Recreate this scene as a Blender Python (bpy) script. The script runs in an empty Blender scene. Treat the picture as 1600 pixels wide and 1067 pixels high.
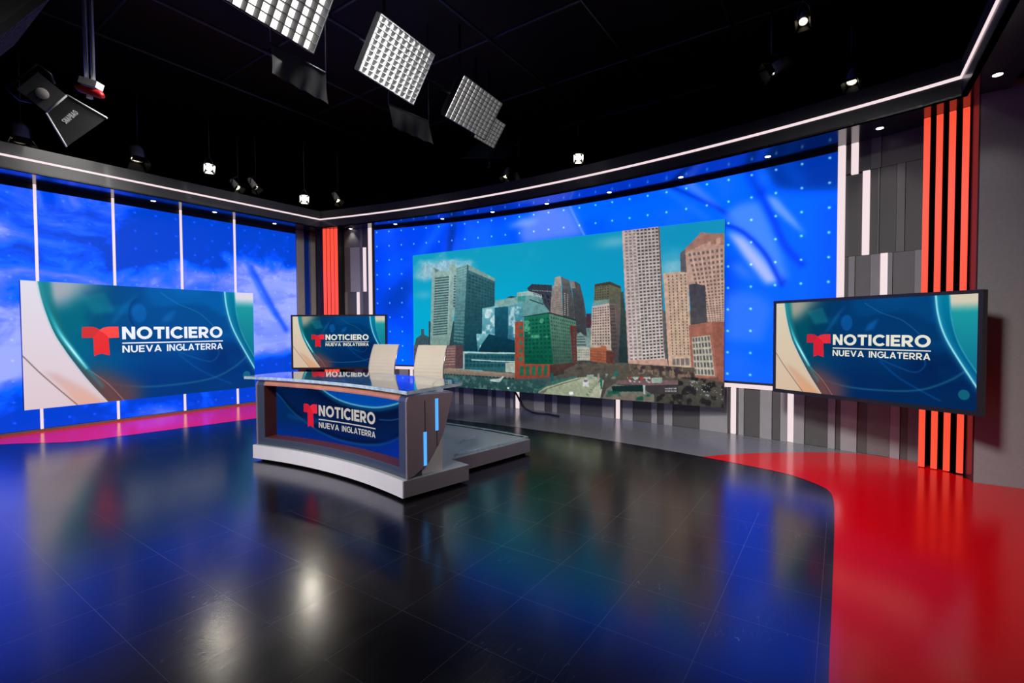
import bpy, math, random
import numpy as np
from mathutils import Vector, Matrix

# ------------------------------------------------------------------ camera, world, key lights, exposure
SC = bpy.context.scene
COL = SC.collection
random.seed(7)
CAM_H, CAM_F, CAM_PITCH, CAM_ROLL = 1.5, 752.0, math.atan(20.5/752.0), math.radians(.31)
cd = bpy.data.cameras.new('studio_camera')
cd.sensor_width = 36.0
cd.lens = CAM_F*36.0/1600.0
cd.clip_start = .05
cam = bpy.data.objects.new('studio_camera', cd)
COL.objects.link(cam)
cam.location = (0, 0, CAM_H)
cam.rotation_euler = (Matrix.Rotation(math.pi/2-CAM_PITCH, 3, 'X') @ Matrix.Rotation(-CAM_ROLL, 3, 'Z')).to_euler()
SC.camera = cam
SC.view_settings.view_transform = 'Standard'
SC.view_settings.look = 'None'
SC.view_settings.gamma = 1.0
SC.view_settings.exposure = 0.0
SC.view_settings.use_curve_mapping = False
wd = bpy.data.worlds.new('dark_studio')
SC.world = wd
wd.use_nodes = True
wd.node_tree.nodes['Background'].inputs[0].default_value = (.5, .7, .8, 1)
wd.node_tree.nodes['Background'].inputs[1].default_value = .004

def lamp(name, kind, loc, aim, power, color=(1, .96, .92), size=.8, size_y=None, spread=None):
    l = bpy.data.lights.new(name, kind)
    l.energy = power
    l.color = color
    if kind == 'AREA':
        l.shape = 'RECTANGLE'
        l.size = size
        l.size_y = size_y or size
        if spread: l.spread = spread
    if kind == 'SPOT':
        l.shadow_soft_size = size
        l.spot_size = spread or 1.0
        l.spot_blend = .6
    o = bpy.data.objects.new(name, l)
    COL.objects.link(o)
    o.location = loc
    o.rotation_euler = (Vector(aim)-Vector(loc)).to_track_quat('-Z', 'Y').to_euler()
    return o

# key, fill and wash stand for unseen soft panels over the front of the stage
lamp('key_light', 'AREA', (-4.6, .6, 4.9), (-1.9, 4.9, .5), 62, size=1.0, spread=1.15)
lamp('fill_light', 'AREA', (1.6, -.8, 4.9), (-1.2, 5.6, .9), 30, size=1.0, spread=1.2)
lamp('set_wash_light', 'AREA', (-1.2, 1.4, 5.2), (2.7, 5.0, .1), 62, size=1.0, spread=1.05)
lamp('cloud_wall_added_fill', 'AREA', (-3.1, 5.6, 4.9), (-6.4, 7.4, .1), 90, size=1.0, spread=1.35)  # added lamp without a fixture, brightens the red floor and fascia at left
lamp('corner_added_fill', 'AREA', (-1.0, 5.0, 5.3), (-4.4, 10.6, 1.6), 55, size=.9, spread=1.0)  # added lamp without a fixture, lifts the trims in the far corner

# ------------------------------------------------------------------ materials
def lin(c):
    c = np.asarray(c, float)/255.0
    return np.where(c <= .04045, c/12.92, ((c+.055)/1.055)**2.4)

MATS = {}
def mat(name, rgb=(128, 128, 128), rough=.5, metal=0.0, emit=None, power=0.0, vary=.06, scale=8.0, ior=None, coat=0.0, trans=0.0, bump=0.0):
    if name in MATS: return MATS[name]
    m = bpy.data.materials.new(name)
    m.use_nodes = True
    nt = m.node_tree
    p = nt.nodes['Principled BSDF']
    c = lin(rgb)
    co = nt.nodes.new('ShaderNodeTexCoord')
    nz = nt.nodes.new('ShaderNodeTexNoise')
    nz.inputs['Scale'].default_value = scale
    nz.inputs['Detail'].default_value = 4
    nt.links.new(co.outputs['Object'], nz.inputs['Vector'])
    rp = nt.nodes.new('ShaderNodeValToRGB')
    for e, k in zip(rp.color_ramp.elements, (1-vary, 1+vary)): e.color = (*np.clip(c*k, 0, 1), 1)
    rp.color_ramp.elements[0].position, rp.color_ramp.elements[1].position = .3, .7
    nt.links.new(nz.outputs['Fac'], rp.inputs[0])
    nt.links.new(rp.outputs[0], p.inputs['Base Color'])
    p.inputs['Roughness'].default_value = rough
    p.inputs['Metallic'].default_value = metal
    if ior: p.inputs['IOR'].default_value = ior
    if coat:
        p.inputs['Coat Weight'].default_value = coat
        p.inputs['Coat Roughness'].default_value = .06
    if trans: p.inputs['Transmission Weight'].default_value = trans
    if emit is not None:
        p.inputs['Emission Color'].default_value = (*lin(emit), 1)
        p.inputs['Emission Strength'].default_value = power
    if bump:
        b = nt.nodes.new('ShaderNodeBump')
        b.inputs['Strength'].default_value = bump
        b.inputs['Distance'].default_value = .01
        nt.links.new(nz.outputs['Fac'], b.inputs['Height'])
        nt.links.new(b.outputs[0], p.inputs['Normal'])
    MATS[name] = m
    return m

def picture_mat(name, power=1.0, rough=.45):
    m = bpy.data.materials.new(name)
    m.use_nodes = True
    nt = m.node_tree
    p = nt.nodes['Principled BSDF']
    a = nt.nodes.new('ShaderNodeAttribute')
    a.attribute_name = 'picture'
    p.inputs['Base Color'].default_value = (.001, .001, .0012, 1)
    p.inputs['Roughness'].default_value = rough
    p.inputs['Specular IOR Level'].default_value = .06
    nt.links.new(a.outputs['Color'], p.inputs['Emission Color'])
    p.inputs['Emission Strength'].default_value = power
    return m

# ------------------------------------------------------------------ mesh helpers
def link(name, me, parent=None, mats=()):
    o = bpy.data.objects.new(name, me)
    COL.objects.link(o)
    for m in mats: me.materials.append(m)
    if parent is not None:
        o.parent = parent
        o.matrix_parent_inverse = Matrix.Identity(4)
    return o

def tag(o, label, cat, group=None, kind=None):
    o['label'] = label
    o['category'] = cat
    if group: o['group'] = group
    if kind: o['kind'] = kind
    return o

def thing(name, label, cat, loc=(0, 0, 0), rz=0.0, group=None, rot=None):
    o = bpy.data.objects.new(name, None)
    COL.objects.link(o)
    o.empty_display_size = .1
    o.location = loc
    o.rotation_euler = rot if rot is not None else (0, 0, rz)
    return tag(o, label, cat, group)

def struct(o):
    o['kind'] = 'structure'
    return o

def dup(root, label=None, loc=None, rot=None):
    r = root.copy()
    COL.objects.link(r)
    if label: r['label'] = label
    if loc is not None: r.location = loc
    if rot is not None: r.rotation_euler = rot
    for ch in list(root.children):
        c = ch.copy(); COL.objects.link(c); c.parent = r
        for g in list(ch.children):
            d = g.copy(); COL.objects.link(d); d.parent = c
    return r

class MB:
    """collects faces of one mesh; build() links it as one object"""
    def __init__(s): s.v, s.f, s.m, s.smooth = [], [], [], []
    def face(s, pts, m=0, sm=False):
        b = len(s.v)
        s.v += [tuple(float(q) for q in p) for p in pts]
        s.f.append(tuple(range(b, b+len(pts)))); s.m.append(m); s.smooth.append(sm)
    def grid(s, rows, m=0, sm=True, closed=False):
        b = len(s.v); nr, nc = len(rows), len(rows[0])
        for r in rows: s.v += [tuple(float(q) for q in p) for p in r]
        for i in range(nr-1):
            for j in range(nc if closed else nc-1):
                k = (j+1) % nc
                s.f.append((b+i*nc+j, b+i*nc+k, b+(i+1)*nc+k, b+(i+1)*nc+j)); s.m.append(m); s.smooth.append(sm)
    def hexa(s, lo, hi, m=0):
        """box from two matching rings of four points"""
        s.face(lo[::-1], m); s.face(hi, m)
        for i in range(4):
            j = (i+1) % 4
            s.face([lo[i], lo[j], hi[j], hi[i]], m)
    def box(s, c, d, m=0, ax=None):
        ax = ax or ((1, 0, 0), (0, 1, 0), (0, 0, 1))
        X, Y, Z = [Vector(a).normalized()*(k/2) for a, k in zip(ax, d)]
        c = Vector(c)
        q = [c-X-Y, c+X-Y, c+X+Y, c-X+Y]
        s.hexa([p-Z for p in q], [p+Z for p in q], m)
    def prism(s, poly, off, m=0, m_side=None):
        """extrude a 3-D polygon by a vector"""
        off = Vector(off); poly = [Vector(p) for p in poly]; n = len(poly)
        s.face(poly[::-1], m); s.face([p+off for p in poly], m)
        for i in range(n):
            j = (i+1) % n
            s.face([poly[i], poly[j], poly[j]+off, poly[i]+off], m if m_side is None else m_side)
    def tube(s, path, r, n=10, m=0, caps=True):
        path = [Vector(p) for p in path]; rows = []
        rr = r if isinstance(r, (list, tuple)) else [r]*len(path)
        up = Vector((0, 0, 1)); prev = None
        for i, p in enumerate(path):
            t = (path[min(i+1, len(path)-1)]-path[max(i-1, 0)]).normalized()
            if prev is None:
                a = up if abs(t.z) < .9 else Vector((1, 0, 0))
                x = a.cross(t).normalized()
            else:
                x = (prev-t*prev.dot(t)).normalized()
            prev = x; y = t.cross(x)
            rows.append([p+(x*math.cos(k*2*math.pi/n)+y*math.sin(k*2*math.pi/n))*rr[i] for k in range(n)])
        s.grid(rows, m, True, True)
        if caps: s.face(rows[0][::-1], m); s.face(rows[-1], m)
    def lathe(s, prof, n=24, m=0, M=None):
        """(radius, height) profile around Z"""
        rows = []
        for r, z in prof:
            row = [Vector((r*math.cos(k*2*math.pi/n), r*math.sin(k*2*math.pi/n), z)) for k in range(n)]
            rows.append([M @ p for p in row] if M is not None else row)
        s.grid(rows, m, True, True)
    def block(s, F, a, d0, d1, z0, z1, n=1, m=0, m_front=None, ends=True):
        """box bent along a curved frame F(a, d, z), a = (start, end)"""
        A = [a[0]+(a[1]-a[0])*i/n for i in range(n+1)]
        for i in range(n):
            p, q = A[i], A[i+1]
            for k, quad in enumerate(([F(p, d0, z0), F(q, d0, z0), F(q, d0, z1), F(p, d0, z1)],
                         [F(q, d1, z0), F(p, d1, z0), F(p, d1, z1), F(q, d1, z1)],
                         [F(p, d0, z1), F(q, d0, z1), F(q, d1, z1), F(p, d1, z1)],
                         [F(p, d1, z0), F(q, d1, z0), F(q, d0, z0), F(p, d0, z0)])):
                s.face(quad, m_front if (k == 0 and m_front is not None) else m)
        if ends:
            for p in (A[0], A[-1]): s.face([F(p, d0, z0), F(p, d0, z1), F(p, d1, z1), F(p, d1, z0)], m)
    def build(s, name, mats, parent=None, bevel=0.0, merge=False):
        me = bpy.data.meshes.new(name)
        me.from_pydata(s.v, [], s.f)
        me.polygons.foreach_set('material_index', s.m)
        me.polygons.foreach_set('use_smooth', s.smooth)
        import bmesh
        bm = bmesh.new(); bm.from_mesh(me)
        bmesh.ops.remove_doubles(bm, verts=bm.verts, dist=1e-5)
        bmesh.ops.recalc_face_normals(bm, faces=bm.faces)
        bm.to_mesh(me); bm.free(); me.update()
        if not isinstance(mats, (list, tuple)): mats = [mats]
        o = link(name, me, parent, mats)
        if bevel:
            b = o.modifiers.new('soft_edges', 'BEVEL')
            b.width = bevel; b.segments = 2; b.limit_method = 'ANGLE'; b.angle_limit = math.radians(50)
        return o

# ------------------------------------------------------------------ plan of the set
UX, UY = .565/math.hypot(.565, .825), .825/math.hypot(.565, .825)       # direction of the left wall and of the floor tiles
AX, AY = -7.297, 6.814
def LW(u, off=0.0, z=0.0):                                             # along the left wall, off = into the room
    return Vector((AX+UX*u+UY*off, AY+UY*u-UX*off, z))
CX, CY, CR = -7.974, -4.972, 16.128
def AR(s, d=0.0, z=0.0):                                               # along the curved wall, d = into the room
    t = s/CR
    return Vector((CX+(CR-d)*math.sin(t), CY+(CR-d)*math.cos(t), z))
def ar_out(s): t = s/CR; return Vector((-math.sin(t), -math.cos(t), 0))
def ar_tan(s): t = s/CR; return Vector((math.cos(t), -math.sin(t), 0))
EL = math.hypot(.83, .557)
E1, E2 = Vector((-.83/EL, .557/EL, 0)), Vector((.557/EL, .83/EL, 0))   # along the desk front, and from its front to its back
DC, DR = Vector((-5.175, .041, 0)), 5.88
def DK(a, d=0.0, z=0.0):
    t = a/DR
    return DC+(E1*math.sin(t)+E2*math.cos(t))*(DR+d)+Vector((0, 0, z))
SOF, FTOP, ZLED = 3.67, 4.02, 3.845                                    # soffit, top of the fascia, its light line
OFF = .645

# ------------------------------------------------------------------ painting the video pictures (numpy)
rng = np.random.default_rng(11)
def fbm(h, w, sc, octs=5, stretch=1.0, seed=0, keep=.5):
    r = np.random.default_rng(seed); out = np.zeros((h, w)); amp = 1.0; tot = 0.0
    for o in range(octs):
        ny, nx = max(2, int(sc*2**o)+2), max(2, int(sc*2**o*w/h/stretch)+2)
        g = r.random((ny, nx))
        y = np.linspace(0, ny-1.001, h); x = np.linspace(0, nx-1.001, w)
        yi, xi = y.astype(int), x.astype(int)
        fy = (y-yi)[:, None]; fx = (x-xi)[None, :]
        fy = fy*fy*(3-2*fy); fx = fx*fx*(3-2*fx)
        a = g[np.ix_(yi, xi)]*(1-fx)+g[np.ix_(yi, xi+1)]*fx
        b = g[np.ix_(yi+1, xi)]*(1-fx)+g[np.ix_(yi+1, xi+1)]*fx
        out += amp*(a*(1-fy)+b*fy); tot += amp; amp *= keep
    return out/tot
def smooth(x, a, b):
    t = np.clip((x-a)/(b-a), 0, 1)
    return t*t*(3-2*t)
def blur(m, r):
    r = int(r)
    if r < 1: return m
    for _ in range(3):
        for ax in (0, 1):
            p = np.pad(m, [(r+1, r) if k == ax else (0, 0) for k in (0, 1)], mode='edge')
            cs = np.cumsum(p, axis=ax)
            m = (np.take(cs, range(2*r+1, cs.shape[ax]), ax)-np.take(cs, range(0, cs.shape[ax]-2*r-1), ax))/(2*r+1)
    return m

class Canvas:
    """x0..x1 left to right, y0..y1 top to bottom, in the units of the surface"""
    def __init__(s, w, h, x0=0., x1=1., y0=0., y1=1., bg=(0, 0, 0), aspect=1.0):
        s.w, s.h = w, h
        s.X, s.Y = np.meshgrid(np.linspace(x0, x1, w), np.linspace(y0, y1, h))
        s.sx, s.sy = aspect, 1.0
        s.px = w/abs(x1-x0)
        s.img = np.zeros((h, w, 3)); s.img[:] = bg
    def mask(s, pts):
        m = np.zeros((s.h, s.w), bool); n = len(pts)
        for i in range(n):
            (xa, ya), (xb, yb) = pts[i], pts[(i+1) % n]
            if ya == yb: continue
            t = ((ya > s.Y) != (yb > s.Y)) & (s.X < (xb-xa)*(s.Y-ya)/(yb-ya)+xa)
            m ^= t
        return m
    def mix(s, a, c):
        a = a[..., None] if a.ndim == 2 else a
        s.img = s.img*(1-a)+np.asarray(c, float)*a
    def add(s, a, c): s.img = s.img+a[..., None]*np.asarray(c, float)
    def poly(s, pts, c, c2=None, alpha=1.0, soft=0):
        m = blur(s.mask(pts).astype(float), soft)*alpha
        if c2 is None: s.mix(m, c)
        else:
            ys = [p[1] for p in pts]; t = np.clip((s.Y-min(ys))/(max(ys)-min(ys)+1e-9), 0, 1)[..., None]
            s.mix(m, np.asarray(c)*(1-t)+np.asarray(c2)*t)
    def line_d(s, pts):
        d = np.full((s.h, s.w), 1e9)
        for (xa, ya), (xb, yb) in zip(pts, pts[1:]):
            dx, dy = (xb-xa)*s.sx, (yb-ya)
            t = np.clip((((s.X-xa)*s.sx)*dx+(s.Y-ya)*dy)/(dx*dx+dy*dy+1e-12), 0, 1)
            d = np.minimum(d, np.hypot((s.X-xa)*s.sx-t*dx, s.Y-ya-t*dy))
        return d
    def line(s, pts, wid, c, alpha=1.0, power=2.0):
        s.mix(alpha*np.exp(-(s.line_d(spline(pts))/wid)**power), c)
    def quad_uv(s, q):
        src = np.array(q, float); M = []; b = []
        for (x, y), (X, Y) in zip(src, ((0, 0), (1, 0), (1, 1), (0, 1))):
            M += [[x, y, 1, 0, 0, 0, -X*x, -X*y], [0, 0, 0, x, y, 1, -Y*x, -Y*y]]; b += [X, Y]
        h = np.append(np.linalg.solve(np.array(M), np.array(b, float)), 1)
        w = h[6]*s.X+h[7]*s.Y+h[8]
        w = np.where(np.abs(w) < 1e-6, 1e-6, w)
        return (h[0]*s.X+h[1]*s.Y+h[2])/w, (h[3]*s.X+h[4]*s.Y+h[5])/w
    def windows(s, q, nx, ny, fw, fh, c, jit=0.0):
        u, v = s.quad_uv(q)
        ins = s.mask(q)
        fu, fv = (u*nx) % 1, (v*ny) % 1
        ex, ey = .10, .14
        a = ins*np.clip((fw/2-np.abs(fu-.5))/ex+.5, 0, 1)*np.clip((fh/2-np.abs(fv-.5))/ey+.5, 0, 1) if fw < 1 else ins*np.clip((fh/2-np.abs(fv-.5))/ey+.5, 0, 1)
        if jit:
            g = rng.random((ny+2, nx+2))
            iu = np.clip((u*nx).astype(int), 0, nx); iv = np.clip((v*ny).astype(int), 0, ny)
            a = a*(1-jit*1.6*g[iv, iu].clip(0, .62))
        s.mix(a, c)
    def mottle(s, pts, c, amt, sc, seed):
        f = fbm(s.h, s.w, sc, 3, 1.0, seed)
        s.mix(blur(s.mask(pts).astype(float), 1)*smooth(f, .62-.22*amt, .80-.22*amt), c)
def spline(pts, n=6):
    if len(pts) < 3: return list(pts)
    P = [pts[0]]+list(pts)+[pts[-1]]; out = []
    for i in range(1, len(P)-2):
        p0, p1, p2, p3 = [np.array(P[i+k], float) for k in (-1, 0, 1, 2)]
        for k in range(n):
            t = k/n
            out.append(tuple(.5*(2*p1+(p2-p0)*t+(2*p0-5*p1+4*p2-p3)*t*t+(3*p1-p0-3*p2+p3)*t**3)))
    out.append(tuple(pts[-1]))
    return out

def picture(name, canvas, surf, m, parent=None, gain=0.0):
    """the canvas as a fine grid of coloured vertices laid on surf(x, y)"""
    h, w = canvas.h, canvas.w
    co = surf(canvas.X.ravel(), canvas.Y.ravel())
    me = bpy.data.meshes.new(name)
    me.vertices.add(h*w)
    me.vertices.foreach_set('co', co.astype(np.float32).ravel())
    i = np.arange(h*w).reshape(h, w)
    q = np.stack([i[:-1, :-1], i[1:, :-1], i[1:, 1:], i[:-1, 1:]], -1).reshape(-1, 4)
    me.loops.add(q.size); me.polygons.add(len(q))
    me.loops.foreach_set('vertex_index', q.ravel().astype(np.int32))
    me.polygons.foreach_set('loop_start', (np.arange(len(q))*4).astype(np.int32))
    me.update(calc_edges=True)
    at = me.color_attributes.new('picture', 'FLOAT_COLOR', 'POINT')
    rgba = np.ones((h*w, 4), np.float32)
    rgba[:, :3] = lin(np.clip(canvas.img, 0, 255)).reshape(-1, 3)
    if gain: rgba[:, 2] *= 1+gain*smooth(rgba[:, 2], .55, .95)      # the wall's blue is brighter than display white
    at.data.foreach_set('color', rgba.ravel())
    return link(name, me, parent, [m])

# ------------------------------------------------------------------ lettering
def ring(cx, cy, rx, ry, t, a0, a1, n=22, tx=None):
    out = []; tx = t if tx is None else tx
    for i in range(n):
        p, q = math.radians(a0+(a1-a0)*i/n), math.radians(a0+(a1-a0)*(i+1)/n)
        f = lambda a, k: (cx+(rx-tx*k)*math.cos(a), cy+(ry-t*k)*math.sin(a))
        out.append([f(p, 0), f(q, 0), f(q, 1), f(p, 1)])
    return out
def bar(x0, y0, x1, y1): return [[(x0, y0), (x1, y0), (x1, y1), (x0, y1)]]
def glyph(ch, t):
    h = t*.92
    if ch == 'N': w = .86; return w, bar(0, 0, t, 1)+bar(w-t, 0, w, 1)+[[(0, 1), (t*1.05, 1), (w, 0), (w-t*1.05, 0)]]
    if ch == 'O': w = 1.08; return w, ring(w/2, .5, w/2, .52, h, 0, 360, 36, t)
    if ch == 'T': w = .78; return w, bar(0, 1-h, w, 1)+bar(w/2-t/2, 0, w/2+t/2, 1)
    if ch == 'I': return t, bar(0, 0, t, 1)
    if ch == 'C': w = .94; return w, ring(.54, .5, .54, .52, h, 42, 318, 30, t)
    if ch == 'E': w = .70; return w, bar(0, 0, t, 1)+bar(0, 0, w, h)+bar(0, 1-h, w, 1)+bar(0, .5-h/2, w*.92, .5+h/2)
    if ch in 'RP':
        w = .82; y0 = .30
        g = bar(0, 0, t, 1)+bar(0, 1-h, .44, 1)+bar(0, y0, .44, y0+h)+ring(.42, (1+y0)/2, .38, (1-y0)/2, h, -90, 90, 16, t)
        if ch == 'R': g += [[(.28, y0+.04), (.28+t*1.15, y0+.06), (w+.02, 0), (w-t*1.2, 0)]]
        return w, g
    if ch == 'B':
        w = .8
        return w, bar(0, 0, t, 1)+bar(0, 1-h, .42, 1)+bar(0, 0, .42, h)+bar(0, .5-h/2, .42, .5+h/2)+ring(.4, .74, .36, .26+h*.1, h, -90, 90, 14, t)+ring(.42, .27, .38, .27+h*.1, h, -90, 90, 14, t)
    if ch == 'U': w = .84; return w, bar(0, .4, t, 1)+bar(w-t, .4, w, 1)+ring(w/2, .42, w/2, .44, h, 180, 360, 22, t)
    if ch == 'V': w = .94; return w, [[(0, 1), (t*1.1, 1), (w/2+t*.5, 0), (w/2-t*.5, 0)], [(w-t*1.1, 1), (w, 1), (w/2+t*.5, 0), (w/2-t*.5, 0)]]
    if ch == 'A': w = .96; return w, [[(0, 0), (t*1.1, 0), (w/2+t*.5, 1), (w/2-t*.5, 1)], [(w-t*1.1, 0), (w, 0), (w/2+t*.5, 1), (w/2-t*.5, 1)]]+bar(.22, .2, w-.22, .2+h*.9)
    if ch == 'G': w = .98; return w, ring(.54, .5, .54, .52, h, 42, 360, 32, t)+bar(.58, .44, w+.06, .44+h*.9)+bar(w+.08-t, .18, w+.08, .5)
    if ch == 'L': w = .64; return w, bar(0, 0, t, 1)+bar(0, 0, w, h)
    if ch == 'S': w = .76; return w, ring(.38, .74, .36, .28, h, 30, 270, 18, t)+ring(.38, .26, .36, .28, h, -150, 90, 18, t)
    return .34, []
def lettering(name, text, f, x0, x1, y0, y1, m, parent, t=.235, gap=.1, dup_of=None):
    """text between x0 and x1 (fractions), y0 cap line and y1 base line; f maps a point onto the surface"""
    total = sum(glyph(c, t)[0] for c in text)+gap*(len(text)-1)
    b = MB(); x = 0.0
    for ch in text:
        w, qs = glyph(ch, t)
        for q in qs: b.face([f(x0+(x1-x0)*(x+px)/total, y1+(y0-y1)*py) for px, py in q])
        x += w+gap
    return b.build(name, m, parent)
def flat_shape(name, pts, f, m, parent):
    b = MB(); b.face([f(*p) for p in pts])
    return b.build(name, m, parent)

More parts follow.
